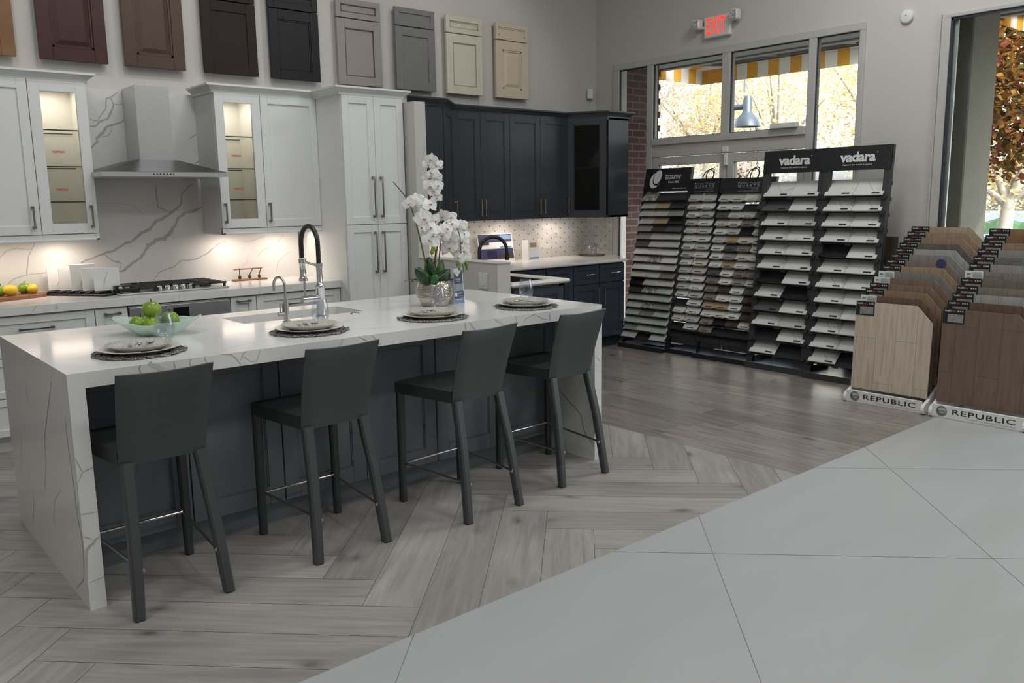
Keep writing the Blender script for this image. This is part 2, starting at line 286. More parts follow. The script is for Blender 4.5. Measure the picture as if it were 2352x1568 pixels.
# ------------------------------------------------------------------ mesh builder
WM = {}
class MB:
    def __init__(s): s.v = []; s.f = []; s.m = []; s.T = Matrix.Identity(4)
    def vv(s, pts):
        b = len(s.v)
        for p in pts: s.v.append(s.T @ Vector(p))
        return b
    def face(s, idx, mi=0): s.f.append(tuple(idx)); s.m.append(mi)
    def quad(s, pts, mi=0):
        b = s.vv(pts); s.face(range(b, b + len(pts)), mi); return s
    def box(s, x0, x1, y0, y1, z0, z1, b=0.0, mi=0):
        if x0 > x1: x0, x1 = x1, x0
        if y0 > y1: y0, y1 = y1, y0
        if z0 > z1: z0, z1 = z1, z0
        if b <= 0:
            i = s.vv([(x0, y0, z0), (x1, y0, z0), (x1, y1, z0), (x0, y1, z0), (x0, y0, z1), (x1, y0, z1), (x1, y1, z1), (x0, y1, z1)])
            for f in ((3, 2, 1, 0), (4, 5, 6, 7), (0, 1, 5, 4), (1, 2, 6, 5), (2, 3, 7, 6), (3, 0, 4, 7)): s.face([i + k for k in f], mi)
            return s
        b = min(b, (x1 - x0) / 2.01, (y1 - y0) / 2.01, (z1 - z0) / 2.01)
        X = (x0, x1); Y = (y0, y1); Z = (z0, z1); ids = {}
        for a in (0, 1):
            for c in (0, 1):
                for d in (0, 1):
                    sx, sy, sz = (1 if a == 0 else -1), (1 if c == 0 else -1), (1 if d == 0 else -1)
                    i = s.vv([(X[a], Y[c] + sy * b, Z[d] + sz * b), (X[a] + sx * b, Y[c], Z[d] + sz * b), (X[a] + sx * b, Y[c] + sy * b, Z[d])])
                    ids[(a, c, d)] = (i, i + 1, i + 2)
        def g(a, c, d, k): return ids[(a, c, d)][k]
        for a in (0, 1):
            q = [g(a, 0, 0, 0), g(a, 1, 0, 0), g(a, 1, 1, 0), g(a, 0, 1, 0)]; s.face(q if a else q[::-1], mi)
            q = [g(0, a, 0, 1), g(1, a, 0, 1), g(1, a, 1, 1), g(0, a, 1, 1)]; s.face(q[::-1] if a else q, mi)
            q = [g(0, 0, a, 2), g(1, 0, a, 2), g(1, 1, a, 2), g(0, 1, a, 2)]; s.face(q if a else q[::-1], mi)
        for a in (0, 1):
            for c in (0, 1):
                q = [g(a, c, 0, 0), g(a, c, 1, 0), g(a, c, 1, 1), g(a, c, 0, 1)]; s.face(q if (a + c) % 2 else q[::-1], mi)
                q = [g(a, 0, c, 2), g(a, 1, c, 2), g(a, 1, c, 0), g(a, 0, c, 0)]; s.face(q if (a + c) % 2 else q[::-1], mi)
                q = [g(0, a, c, 1), g(1, a, c, 1), g(1, a, c, 2), g(0, a, c, 2)]; s.face(q if (a + c) % 2 else q[::-1], mi)
                for d in (0, 1):
                    t = list(ids[(a, c, d)]); s.face(t if (a + c + d) % 2 else t[::-1], mi)
        return s
    def prism(s, poly, ax, a0, a1, mi=0):
        """extrude a 2D polygon along axis ax ('x': poly=(y,z), 'y': (x,z), 'z': (x,y))"""
        def P(p, a): return {'x': (a, p[0], p[1]), 'y': (p[0], a, p[1]), 'z': (p[0], p[1], a)}[ax]
        n = len(poly); b = s.vv([P(p, a0) for p in poly] + [P(p, a1) for p in poly])
        s.face([b + i for i in range(n)][::-1], mi); s.face([b + n + i for i in range(n)], mi)
        for i in range(n): s.face([b + i, b + (i + 1) % n, b + n + (i + 1) % n, b + n + i], mi)
        return s
    def tube(s, pts, r, n=8, cap=True, mi=0, close=False):
        pts = [Vector(p) for p in pts]; m = len(pts); rs = r if isinstance(r, (list, tuple)) else [r] * m
        up = None; rings = []
        for i, p in enumerate(pts):
            d = (pts[min(i + 1, m - 1)] - pts[max(i - 1, 0)])
            if close: d = pts[(i + 1) % m] - pts[i - 1]
            d = d.normalized() if d.length > 1e-9 else Vector((0, 0, 1))
            if up is None: up = Vector((0, 0, 1)) if abs(d.z) < 0.9 else Vector((1, 0, 0))
            a = d.cross(up); a = a.normalized() if a.length > 1e-6 else d.orthogonal().normalized()
            c = a.cross(d).normalized(); up = c
            rings.append(s.vv([p + (a * math.cos(2 * PI * k / n) + c * math.sin(2 * PI * k / n)) * rs[i] for k in range(n)]))
        for i in range(m if close else m - 1):
            A, B = rings[i], rings[(i + 1) % m]
            for k in range(n): s.face([A + k, A + (k + 1) % n, B + (k + 1) % n, B + k][::-1], mi)
        if cap and not close:
            s.face([rings[0] + k for k in range(n)], mi); s.face([rings[-1] + k for k in range(n)][::-1], mi)
        return s
    def lathe(s, prof, n=24, c=(0, 0, 0), mi=0, close=False):
        rings = []
        for r, z in prof: rings.append(s.vv([(c[0] + r * math.cos(2 * PI * k / n), c[1] + r * math.sin(2 * PI * k / n), c[2] + z) for k in range(n)]) if r > 1e-6 else s.vv([(c[0], c[1], c[2] + z)]))
        for i in range(len(prof) - 1):
            A, B = rings[i], rings[i + 1]; ra, rb = prof[i][0] > 1e-6, prof[i + 1][0] > 1e-6
            for k in range(n):
                k2 = (k + 1) % n
                if ra and rb: s.face([A + k, A + k2, B + k2, B + k], mi)
                elif ra: s.face([A + k, A + k2, B], mi)
                elif rb: s.face([A, B + k2, B + k], mi)
        return s
    def ball(s, c, r, sx=1, sy=1, sz=1, n=14, h=9, mi=0):
        b = s.T; s.T = b @ Matrix.Translation(c) @ Matrix.Diagonal((sx, sy, sz, 1))
        s.lathe([(r * math.sin(PI * i / h), -r * math.cos(PI * i / h)) for i in range(h + 1)], n, mi=mi); s.T = b; return s
    def surf(s, fn, nu, nv, mi=0, closeu=False):
        b = len(s.v)
        for j in range(nv + 1):
            for i in range(nu + (0 if closeu else 1)): s.v.append(s.T @ Vector(fn(i / nu, j / nv)))
        w = nu + (0 if closeu else 1)
        for j in range(nv):
            for i in range(nu): s.face([b + j * w + i, b + j * w + (i + 1) % w, b + (j + 1) * w + (i + 1) % w, b + (j + 1) * w + i], mi)
        return s
    def strip(s, pts, w, u, v, nrm, mi=0, jit=0.18):
        """a jagged vein on a plane: pts are 2D in (u,v) axes; nrm lifts it off the slab"""
        P = []
        for (a, b) in zip(pts[:-1], pts[1:]):
            for k in range(4):
                t = k / 4; P.append((a[0] + (b[0] - a[0]) * t, a[1] + (b[1] - a[1]) * t))
        P.append(pts[-1]); L = []; R = []; m = len(P)
        for i, p in enumerate(P):
            a = P[max(i - 1, 0)]; c = P[min(i + 1, m - 1)]; dx, dy = c[0] - a[0], c[1] - a[1]; l = math.hypot(dx, dy) or 1
            ww = w * (0.7 + random.random() * 0.6) * (0.25 + 0.75 * math.sin(PI * (0.08 + 0.84 * i / (m - 1)))); j = (random.random() - 0.5) * w * jit * 2.2
            px, py = p[0] - dy / l * j, p[1] + dx / l * j
            L.append((px - dy / l * ww / 2, py + dx / l * ww / 2)); R.append((px + dy / l * ww / 2, py - dx / l * ww / 2))
        U, V_, Nn = Vector(u), Vector(v), Vector(nrm)
        b = s.vv([Nn + U * q[0] + V_ * q[1] for q in L] + [Nn + U * q[0] + V_ * q[1] for q in R])
        for i in range(m - 1): s.face([b + i, b + i + 1, b + m + i + 1, b + m + i], mi)
        return s
    def text(s, txt, o, u, v, w=None, h=None, bold=0.0, mi=0, space=1.0, lift=None, align='C', shear=0.0):
        pts, fcs = text_geo(txt, bold, space, shear)
        xs = [p[0] for p in pts]; ys = [p[1] for p in pts]; x0, x1, y0, y1 = min(xs), max(xs), min(ys), max(ys)
        kx = (w / (x1 - x0)) if w else h / (y1 - y0); ky = (h / (y1 - y0)) if h else kx
        off = {'C': (x0 + x1) / 2, 'L': x0, 'R': x1}[align]
        U, V_, O = Vector(u), Vector(v), Vector(o)
        b = s.vv([O + U * ((p[0] - off) * kx) + V_ * ((p[1] - (y0 + y1) / 2) * ky) for p in pts])
        for f in fcs: s.face([b + i for i in f], mi)
        return s
    def build(s, name, mat, parent=None, local=False, smooth=None, loc=None):
        me = bpy.data.meshes.new(name)
        if parent is not None and not local:
            I = WM[parent].inverted(); vs = [I @ p for p in s.v]
        elif loc is not None: vs = [p - Vector(loc) for p in s.v]
        else: vs = s.v
        me.from_pydata([tuple(p) for p in vs], [], s.f)
        mats = mat if isinstance(mat, (list, tuple)) else [mat]
        for m in mats: me.materials.append(M[m] if isinstance(m, str) else m)
        if len(mats) > 1: me.polygons.foreach_set('material_index', s.m)
        if smooth:
            bm = bmesh.new(); bm.from_mesh(me); bmesh.ops.recalc_face_normals(bm, faces=bm.faces[:]); bm.to_mesh(me); bm.free()
            me.polygons.foreach_set('use_smooth', [True] * len(me.polygons)); me.set_sharp_from_angle(angle=math.radians(smooth))
        me.update()
        o = bpy.data.objects.new(name, me); COL.objects.link(o)
        if parent is not None: o.parent = parent; WM[o] = WM[parent]
        else:
            if loc is not None: o.location = loc
            WM[o] = Matrix.Translation(loc) if loc is not None else Matrix.Identity(4)
        return o
_tc = {}
def text_geo(txt, bold=0.0, space=1.0, shear=0.0):
    k = (txt, bold, space, shear)
    if k in _tc: return _tc[k]
    cu = bpy.data.curves.new('lettering_source', 'FONT'); cu.body = txt; cu.size = 1.0; cu.offset = bold; cu.space_character = space; cu.shear = shear; cu.resolution_u = 3
    o = bpy.data.objects.new('lettering_source', cu); COL.objects.link(o)
    dg = bpy.context.evaluated_depsgraph_get(); dg.update()
    me = bpy.data.meshes.new_from_object(o.evaluated_get(dg))
    r = ([tuple(v.co) for v in me.vertices], [tuple(p.vertices) for p in me.polygons])
    bpy.data.objects.remove(o); bpy.data.curves.remove(cu); bpy.data.meshes.remove(me); _tc[k] = r; return r

def tag(o, label, cat, group=None, kind=None):
    o['label'] = label
    if cat: o['category'] = cat
    if group: o['group'] = group
    if kind: o['kind'] = kind
    return o
def thing(name, label, cat, loc=(0, 0, 0), rz=0.0, group=None, kind=None):
    o = bpy.data.objects.new(name, None); COL.objects.link(o); o.location = loc; o.rotation_euler = (0, 0, rz); o.empty_display_size = 0.1
    WM[o] = Matrix.Translation(loc) @ Matrix.Rotation(rz, 4, 'Z'); return tag(o, label, cat, group, kind)
KIDS = {}
def dup(root, loc=None, rz=None, label=None, group=None, rot=None):
    """copy a thing with its parts and their sub-parts"""
    def cp(o, par):
        c = o.copy(); COL.objects.link(c)
        if par is not None: c.parent = par
        for k in list(o.children): cp(k, c)
        return c
    r = cp(root, None)
    if loc is not None: r.location = loc
    if rz is not None: r.rotation_euler = (0, 0, rz)
    if rot is not None: r.rotation_euler = rot
    if label: r['label'] = label
    if group: r['group'] = group
    WM[r] = Matrix.LocRotScale(r.location, r.rotation_euler, None); return r
def struct(o, label=None):
    o['kind'] = 'structure'
    if label: o['label'] = label
    return o
ORD = ['first', 'second', 'third', 'fourth', 'fifth', 'sixth', 'seventh', 'eighth', 'ninth', 'tenth', 'eleventh', 'twelfth', 'thirteenth', 'fourteenth', 'fifteenth', 'sixteenth', 'seventeenth', 'eighteenth', 'nineteenth', 'twentieth']

# ------------------------------------------------------------------ camera
cam = bpy.data.cameras.new('camera'); co = bpy.data.objects.new('camera', cam); COL.objects.link(co)
cam.sensor_fit = 'HORIZONTAL'; cam.sensor_width = 36.0; cam.lens = 36.0 * 1943.39 / 2352; cam.clip_end = 200; cam.clip_start = 0.05
def aim(o, yaw, pitch, roll):
    cy, sy, cp, sp = math.cos(yaw), math.sin(yaw), math.cos(pitch), math.sin(pitch)
    f = Vector((sy * cp, cy * cp, sp)); r = Vector((cy, -sy, 0)); u = r.cross(f)
    r2 = r * math.cos(roll) + u * math.sin(roll); u2 = -r * math.sin(roll) + u * math.cos(roll)
    o.rotation_euler = Matrix((r2, u2, -f)).transposed().to_euler()
co.location = (-0.7111, -3.3295, 1.5144); aim(co, 0.7038, -0.1664, -0.0152)
SC.camera = co
cam.dof.use_dof = True; cam.dof.focus_distance = 4.1; cam.dof.aperture_fstop = 9.0

# ------------------------------------------------------------------ room shell
XW, YW, ZC = 6.18, 3.32, 4.35          # right wall, back wall, ceiling
XL, YF = -3.3, -6.2
def clip(poly, a, b, c):
    """keep a*x+b*y<=c"""
    out = []
    for i, p in enumerate(poly):
        q = poly[(i + 1) % len(poly)]; dp = a * p[0] + b * p[1] - c; dq = a * q[0] + b * q[1] - c
        if dp <= 0: out.append(p)
        if dp * dq < 0: t = dp / (dp - dq); out.append((p[0] + (q[0] - p[0]) * t, p[1] + (q[1] - p[1]) * t))
    return out
def floor_mesh(name, boards, planes, mat, base_poly, base_mat):
    """boards: (poly, origin, along, tone); clipped to half planes; joints show the base below"""
    V = []; F = []; UV = []; T = []; MI = []
    def addp(poly, uvs, tone, z, mi):
        b = len(V); V.extend((p[0], p[1], z) for p in poly); F.append(tuple(range(b, b + len(poly)))); UV.extend(uvs); T.append(tone); MI.append(mi)
    addp(base_poly, [(p[0], p[1]) for p in base_poly], 0.5, -0.0015, 1)
    for poly, o, al in boards:
        for pl in planes: 
            poly = clip(poly, *pl)
            if len(poly) < 3: break
        if len(poly) < 3: continue
        rx, ry = random.random() * 40, random.random() * 40; ax = Vector(al).normalized()
        uv = [((p[0] - o[0]) * ax.x + (p[1] - o[1]) * ax.y + rx, -(p[0] - o[0]) * ax.y + (p[1] - o[1]) * ax.x + ry) for p in poly]
        if sum(a[0] * b[1] - a[1] * b[0] for a, b in zip(poly, poly[1:] + poly[:1])) < 0: poly = poly[::-1]; uv = uv[::-1]
        addp(poly, uv, random.random(), 0.0, 0)
    me = bpy.data.meshes.new(name); me.from_pydata(V, [], F); me.materials.append(mat); me.materials.append(base_mat)
    me.polygons.foreach_set('material_index', MI)
    ul = me.uv_layers.new(name='UVMap'); ul.data.foreach_set('uv', [c for p in UV for c in p])
    at = me.attributes.new('tone', 'FLOAT', 'FACE'); at.data.foreach_set('value', T)
    o = bpy.data.objects.new(name, me); COL.objects.link(o); return struct(o)
EDGE = (0.0125, -1.0, 0.9825 - 0.0)     # tile edge: y >= -0.9825 + 0.0125 x is wood
def edge_keep_wood(): return (0.0125, -1.0, 0.9825 + 0.0)
def edge_keep_tile(): return (-0.0125, 1.0, -0.9825)
XB = 3.372
# grey herringbone
W_, L_ = 0.222, 1.462; g = 0.0012
S2 = math.sqrt(0.5); ep = Vector((S2, -S2)); eq = Vector((-S2, -S2))
def pq(p, q): v = ep * p + eq * q; return (v.x, v.y)
boards = []
for band in range(-8, 9):
    for k in range(-40, 40):
        p0 = 1.69 + k * W_ + band * L_; q0 = -1.11 + k * W_ - band * L_
        r = [(p0 + g, q0 + g), (p0 + L_ - g, q0 + g), (p0 + L_ - g, q0 + W_ - g), (p0 + g, q0 + W_ - g)]
        boards.append(([pq(*c) for c in r], pq(p0, q0), ep))
        r = [(p0 - W_ + g, q0 + g), (p0 - g, q0 + g), (p0 - g, q0 + L_ - g), (p0 - W_ + g, q0 + L_ - g)]
        boards.append(([pq(*c) for c in r], pq(p0, q0), eq))
boards = [b for b in boards if any(XL - 2 < p[0] < XB + 2 and -2.5 < p[1] < YW + 2 for p in b[0])]
wl = wood_uv('pale_grey_oak_planks', (0.42, 0.40, 0.375), (0.275, 0.26, 0.243), 0.40, 0.16)
fh = floor_mesh('floor', boards, [edge_keep_wood(), (1, 0, XB), (-1, 0, -XL), (0, 1, YW)], wl, [(XL, -1.03), (XB, -0.95), (XB, YW), (XL, YW)], simple('plank_joint', (0.13, 0.115, 0.10), 0.8))
fh['label'] = 'pale grey oak herringbone plank floor around the island'
# dark straight planks
boards = []; 
for i in range(0, 17):
    x0 = XB + 0.002 + i * 0.178; y = -2.0 - random.random() * 1.2
    while y < 3.4:
        boards.append(([(x0, y + g), (x0 + 0.177, y + g), (x0 + 0.177, y + 1.22 - g), (x0, y + 1.22 - g)], (x0, y), (0, 1))); y += 1.22
wd = wood_uv('dark_taupe_planks', (0.36, 0.325, 0.30), (0.20, 0.172, 0.155), 0.25, 0.24)
fd = floor_mesh('floor', boards, [edge_keep_wood(), (1, 0, XW), (0, 1, YW)], wd, [(XB, -0.96), (XW, -0.93), (XW, YW), (XB, YW)], simple('dark_joint', (0.05, 0.04, 0.035), 0.8))
fd['label'] = 'dark taupe straight plank floor before the entrance'
# large pale tiles laid diagonally
boards = []
cx, cy = 1.785, 0.90; sx_, sy_ = 1.635 * S2, 1.70 * S2
for i in range(-9, 10):
    for j in range(-9, 10):
        a0 = (cx + i * 1.635) * S2; b0 = (cy + j * 1.70) * S2; gg = 0.0016
        r = []
        for (u, v) in ((a0 + gg, b0 + gg), (a0 + sx_ - gg, b0 + gg), (a0 + sx_ - gg, b0 + sy_ - gg), (a0 + gg, b0 + sy_ - gg)):
            r.append(((u + v) * S2, (v - u) * S2))
        boards.append((r, r[0], (1, 0)))
def tile_mat():
    m, nt, out = _nt('pale_porcelain_tile')
    uv = N(nt, 'ShaderNodeUVMap'); mp = N(nt, 'ShaderNodeMapping'); mp.inputs['Rotation'].default_value = (0, 0, 0.75); mp.inputs['Scale'].default_value = (0.8, 3.5, 1); LK(nt, uv.outputs[0], mp.inputs[0])
    n = noise(nt, mp.outputs[0], 1.4, 5, 0.55, 0.6)
    c = mixc(nt, n, (0.42, 0.43, 0.43), (0.47, 0.48, 0.48))
    sp = N(nt, 'ShaderNodeTexVoronoi'); sp.inputs['Scale'].default_value = 2.3; LK(nt, uv.outputs[0], sp.inputs['Vector'])
    k = ramp(nt, sp.outputs['Distance'], [(0.006, (0.7,) * 3), (0.012, (0, 0, 0))])
    bsdf(nt, out, mixc(nt, k, c, (0.2, 0.19, 0.18)), ramp(nt, n, [(0.3, (0.36,) * 3), (0.7, (0.46,) * 3)])); return m
ft = floor_mesh('floor', boards, [edge_keep_tile(), (1, 0, XW), (-1, 0, -XL), (0, -1, -YF)], tile_mat(), [(XL, YF), (XW, YF), (XW, -0.906), (XL, -1.024)], simple('tile_grout', (0.30, 0.30, 0.29), 0.8))
ft['label'] = 'large pale grey porcelain tile floor in the foreground'

b = MB(); b.box(XL - .2, XW + .17, YW, YW + .2, -.05, ZC); struct(b.build('wall_back', 'wall'), 'greige painted wall behind the kitchens')
b = MB(); b.box(XL - .2, XL, YF, YW, -.05, ZC); struct(b.build('wall_left', 'wall'), 'greige side wall outside the view')
b = MB(); b.box(XL - .2, XW + .17, YF - .2, YF, -.05, ZC); struct(b.build('wall_front', 'wall'), 'greige wall behind the viewer')
b = MB(); b.box(XL - .2, XW + .17, YF - .2, YW + .2, ZC, ZC + .15); struct(b.build('ceiling', 'ceil'), 'white showroom ceiling above the view')
b = MB(); T2 = XW + 0.17
for y0, y1, z0, z1 in ((3.02, YW, -.05, ZC), (0.29, 3.02, 2.87, ZC), (-.36, .29, -.05, ZC), (-4.6, -.36, 2.828, ZC), (-4.6, -.36, -.05, 0.28), (YF, -4.6, -.05, ZC)): b.box(XW, T2, y0, y1, z0, z1)
struct(b.build('wall_right', 'wall'), 'greige wall with the entrance and the big window')

# entrance glazing: window_1 frame with fixed panes, door_1 double leaf below
A0, A1 = XW - 0.02, XW + 0.06
win = thing('window_1', 'grey framed entrance glazing with transom panes behind the stone racks', 'window', (XW, 1.65, 0), kind='structure')
b = MB()
b.box(A0, A1, .27, 3.043, 2.832, 2.897, .004); b.box(A0, A1, 2.965, 3.043, 0, 2.832, .004); b.box(A0, A1, .27, .318, 0, 2.832, .004)
b.box(A0, A1, 2.50, 2.578, 0, 2.832, .004); b.box(A0, A1, .70, .772, 0, 2.832, .004); b.box(A0, A1, 1.57, 1.662, 2.09, 2.832, .004)
b.box(A0 - .012, A1, .772, 2.50, 2.035, 2.10, .004); b.box(A0 + .012, A1, .772, 2.50, 1.985, 2.035, .003); b.box(A0, A1, .772, 2.5, 1.918, 1.985, .003)
b.box(A0, A1, 2.578, 2.965, 0, .12, .003); b.box(A0, A1, .318, .70, 0, .12, .003)
b.build('frame', 'alum', win)
b = MB()
for y0, y1, z0, z1 in ((2.578, 2.965, .12, 2.832), (.318, .70, .12, 2.832), (1.662, 2.50, 2.10, 2.832), (.772, 1.57, 2.10, 2.832)):
    b.box(A0 + .016, A0 + .03, y0, y0 + .008, z0, z1); b.box(A0 + .016, A0 + .03, y1 - .008, y1, z0, z1); b.box(A0 + .016, A0 + .03, y0, y1, z1 - .01, z1); b.box(A0 + .016, A0 + .03, y0, y1, z0, z0 + .006)
b.build('gasket', 'alum_d', win)
for y0, y1, z0, z1 in ((2.578, 2.965, .12, 2.832), (.318, .70, .12, 2.832), (1.662, 2.50, 2.10, 2.832), (.772, 1.57, 2.10, 2.832)):
    b = MB(); b.box(XW + .018, XW + .026, y0, y1, z0, z1); b.build('pane', 'glass', win)
dr = thing('door_1', 'double glazed entrance door behind the stone sample racks', 'door', (XW, 1.62, 0), kind='structure')
for y0, y1 in ((1.602, 2.496), (.776, 1.585)):
    b = MB(); b.box(A0 + .01, A1 - .005, y0, y0 + .07, .02, 1.912, .004); b.box(A0 + .01, A1 - .005, y1 - .07, y1, .02, 1.912, .004); b.box(A0 + .01, A1 - .005, y0 + .07, y1 - .07, 1.83, 1.912, .004); b.box(A0 + .01, A1 - .005, y0 + .07, y1 - .07, .02, .24, .004)
    lf = b.build('leaf_frame', 'alum', dr)
    b = MB(); b.box(XW + .016, XW + .024, y0 + .07, y1 - .07, .24, 1.83); b.build('pane', 'glass', lf)
b = MB(); b.box(A0 - .03, A0, 1.555, 1.62, 1.925, 1.975, .006); b.box(A0 - .02, A0 + .01, 1.565, 1.605, 1.80, 1.905, .006); b.build('door_contact', 'plastw', dr)
b = MB(); b.box(A0 - .05, A0 + .005, .835, 1.10, 2.10, 2.145, .006); b.build('transom_box', 'plastw', win)

w2 = thing('window_2', 'tall grey framed shop window behind the flooring displays', 'window', (XW, -2.4, 0.28), kind='structure')
b = MB(); b.box(A0, A1, -4.6, -.335, 2.815, 2.845, .004); b.box(A0, A1, -.40, -.335, .28, 2.82, .004); b.box(A0, A1, -4.6, -4.52, .28, 2.82); b.box(A0, A1, -4.6, -.335, .28, .34)
b.box(A0 - .01, A1, -.335, -.325, .28, 2.845); b.build('frame', 'alum', w2)
b = MB(); b.box(A0 + .012, A0 + .03, -.416, -.40, .34, 2.815); b.box(A0 + .012, A0 + .03, -4.52, -.4, 2.797, 2.815); b.build('gasket', 'alum_d', w2)
b = MB(); b.box(XW + .02, XW + .028, -4.52, -.40, .34, 2.815); b.build('pane', 'glass', w2)
b = MB(); b.box(XW + .03, XW + .05, -.438, -.40, .34, 2.80); b.build('outer_stop', 'plastw', w2)

# ------------------------------------------------------------------ outside
GZ = -0.9
b = MB(); b.box(XW + .17, 8.6, -8, 9, -.12, -.02); o = b.build('sidewalk', 'walk'); tag(o, 'grey concrete sidewalk outside the glass', 'sidewalk', kind='structure')
b = MB(); b.box(8.6, 120, -60, 90, GZ - .2, GZ); b.box(8.5, 8.6, -8, 9, GZ, -.02); o = b.build('ground', 'asph'); tag(o, 'grey asphalt car park outside the windows', 'ground', kind='structure')
b = MB(); b.box(29, 33, -30, 60, GZ, GZ + .12); o = b.build('path', 'walk'); tag(o, 'pale kerbed path beyond the car park', 'path', kind='structure')
# brick return of the recessed porch, with toothed edge
b = MB(); b.box(6.36, 7.0, 3.12, 4.6, -.02, 3.05)
for k in range(40):
    if k % 2 == 0: b.box(6.9, 7.012, 3.105, 3.3, .0 + k * .075, .067 + k * .075)
o = b.build('brick_pier', 'brickr'); tag(o, 'red brick pier seen through the left entrance glass', 'brick pier')
b = MB(); b.box(6.45, 6.95, -.455, -.10, -.02, 3.2, .01); o = b.build('concrete_column', 'conc'); tag(o, 'olive grey concrete column outside the big window', 'column')
# porch soffit and beam
b = MB(); b.box(T2, 7.5, -6, 4.6, 3.01, 3.3); o = b.build('porch_soffit', 'soffit'); tag(o, 'plaster soffit over the entrance outside', 'soffit', kind='structure')
b = MB(); b.box(7.42, 7.5, -6, 4.6, 2.992, 3.3); struct(b.build('trim_1', 'soffit'), 'soffit edge trim')
for i, (px, py) in enumerate(((6.95, 1.98), (6.75, 1.25))):
    t = thing('recessed_light', ('large' if i == 0 else 'small') + ' round recessed light in the porch soffit', 'ceiling light', (px, py, 3.008), group=None)
    b = MB(); b.lathe([(.0, 0), (.085 if i == 0 else .05, 0), (.11 if i == 0 else .065, -.012), (.12 if i == 0 else .07, 0)], 28, (px, py, 3.007)); b.build('trim_ring', 'plastw', t, smooth=40)
# striped awning
AX, ZV = 8.35, 2.905
aw = thing('awning', 'yellow and white striped canvas awning over the entrance', 'awning', (AX, 1.2, 2.9))
yc = 3.13; ye = 1.0
def awn(y0, y1, k, bm): bm.quad([(AX, y0, ZV + .17), (AX, y1, ZV + .17), (7.5, y1, 3.62), (7.5, y0, 3.62)], k); bm.quad([(AX + .001, y0, ZV), (AX + .001, y1, ZV), (AX, y1, ZV + .17), (AX, y0, ZV + .17)], k)
b = MB(); y = ye; k = 0
while y < yc: awn(y, min(y + .145, yc), k % 2, b); y += .145; k += 1
x = 7.5; k = 0
while x < AX:
    x1 = min(x + .145, AX); f = lambda q: 3.62 + (q - 7.5) / (AX - 7.5) * (ZV + .17 - 3.62)
    b.quad([(x, yc + .42, ZV + .17), (x1, yc + .42 * (1 - (x1 - 7.5) / (AX - 7.5)) * 0 + .42, ZV + .17), (x1, yc, f(x1)), (x, yc, f(x))], k % 2)
    b.quad([(x, yc + .42, ZV), (x1, yc + .42, ZV), (x1, yc + .42, ZV + .17), (x, yc + .42, ZV + .17)], k % 2); x += .145; k += 1
b.quad([(AX, yc, ZV), (AX, yc + .42, ZV), (AX, yc + .42, ZV + .17), (AX, yc, ZV + .17)], 0)
b.build('canvas', ['yellow', 'wcanvas'], aw)
for y in (yc - .02, 2.25, 1.32):
    b = MB(); b.tube([(7.5, y, 3.6), (AX - .02, y, ZV + .19)], .022, 6); b.tube([(7.5, y, 3.02), (AX - .02, y, ZV + .19)], .016, 6); b.build('rafter_bar', 'bar', aw)
for x, z in ((AX - .03, ZV + .2), (7.98, ZV + .16)):
    b = MB(); b.tube([(x, ye, z), (x, yc, z)], .02, 6); b.build('cross_bar', 'bar', aw)
aw2 = thing('awning', 'orange striped canvas awning above the big shop window', 'awning', (8.0, -2.2, 2.93))
b = MB(); y = -4.2; k = 0; YE = -.28; Z2 = 2.93; f2_ = lambda q: 3.62 + (q - 7.5) / .8 * (Z2 + .17 - 3.62)
while y < YE: y1 = min(y + .14, YE); b.quad([(8.3, y, Z2 + .17), (8.3, y1, Z2 + .17), (7.5, y1, 3.62), (7.5, y, 3.62)], k % 2); b.quad([(8.301, y, Z2), (8.301, y1, Z2), (8.3, y1, Z2 + .17), (8.3, y, Z2 + .17)], k % 2); y += .14; k += 1
x = 7.5; k = 0
while x < 8.3: x1 = min(x + .14, 8.3); b.quad([(x, YE, Z2), (x1, YE, Z2), (x1, YE, f2_(x1)), (x, YE, f2_(x))], k % 2); x += .14; k += 1
b.build('canvas', ['yellow', 'wcanvas'], aw2)
for y in (YE - .03, -1.4):
    b = MB(); b.tube([(7.5, y, 3.58), (8.28, y, Z2 + .15)], .03, 6); b.tube([(7.5, y, 3.05), (8.28, y, Z2 + .15)], .024, 6); b.build('rafter_bar', 'bar', aw2)
b = MB(); b.tube([(8.26, -4.2, Z2 + .17), (8.26, YE, Z2 + .17)], .025, 6); b.build('cross_bar', 'bar', aw2)
# barn lamp on a post
lp = thing('street_lamp', 'blue-grey barn style lamp hung from a post outside', 'lamp post', (9.0, 3.55, GZ))
b = MB(); b.tube([(9, 3.55, GZ), (9, 3.55, 3.6)], .035, 10); b.build('post', 'lampg', lp, smooth=40)
b = MB(); b.tube([(9, 3.53, 2.66), (9, 3.40, 2.66), (9, 3.32, 2.66)], .035, 8); b.tube([(9, 3.36, 3.3), (9, 3.36, 2.85)], .014, 6); b.build('bracket', 'lampg', lp, smooth=40)
b = MB(); b.lathe([(0, .40), (.04, .39), (.058, .34), (.06, .2), (.075, .17), (.12, .12), (.155, .06), (.17, 0), (.165, 0), (.11, .1), (.05, .15), (0, .16)], 24, (9, 3.31, 2.40)); b.build('bell_shade', 'lampg', lp, smooth=50)
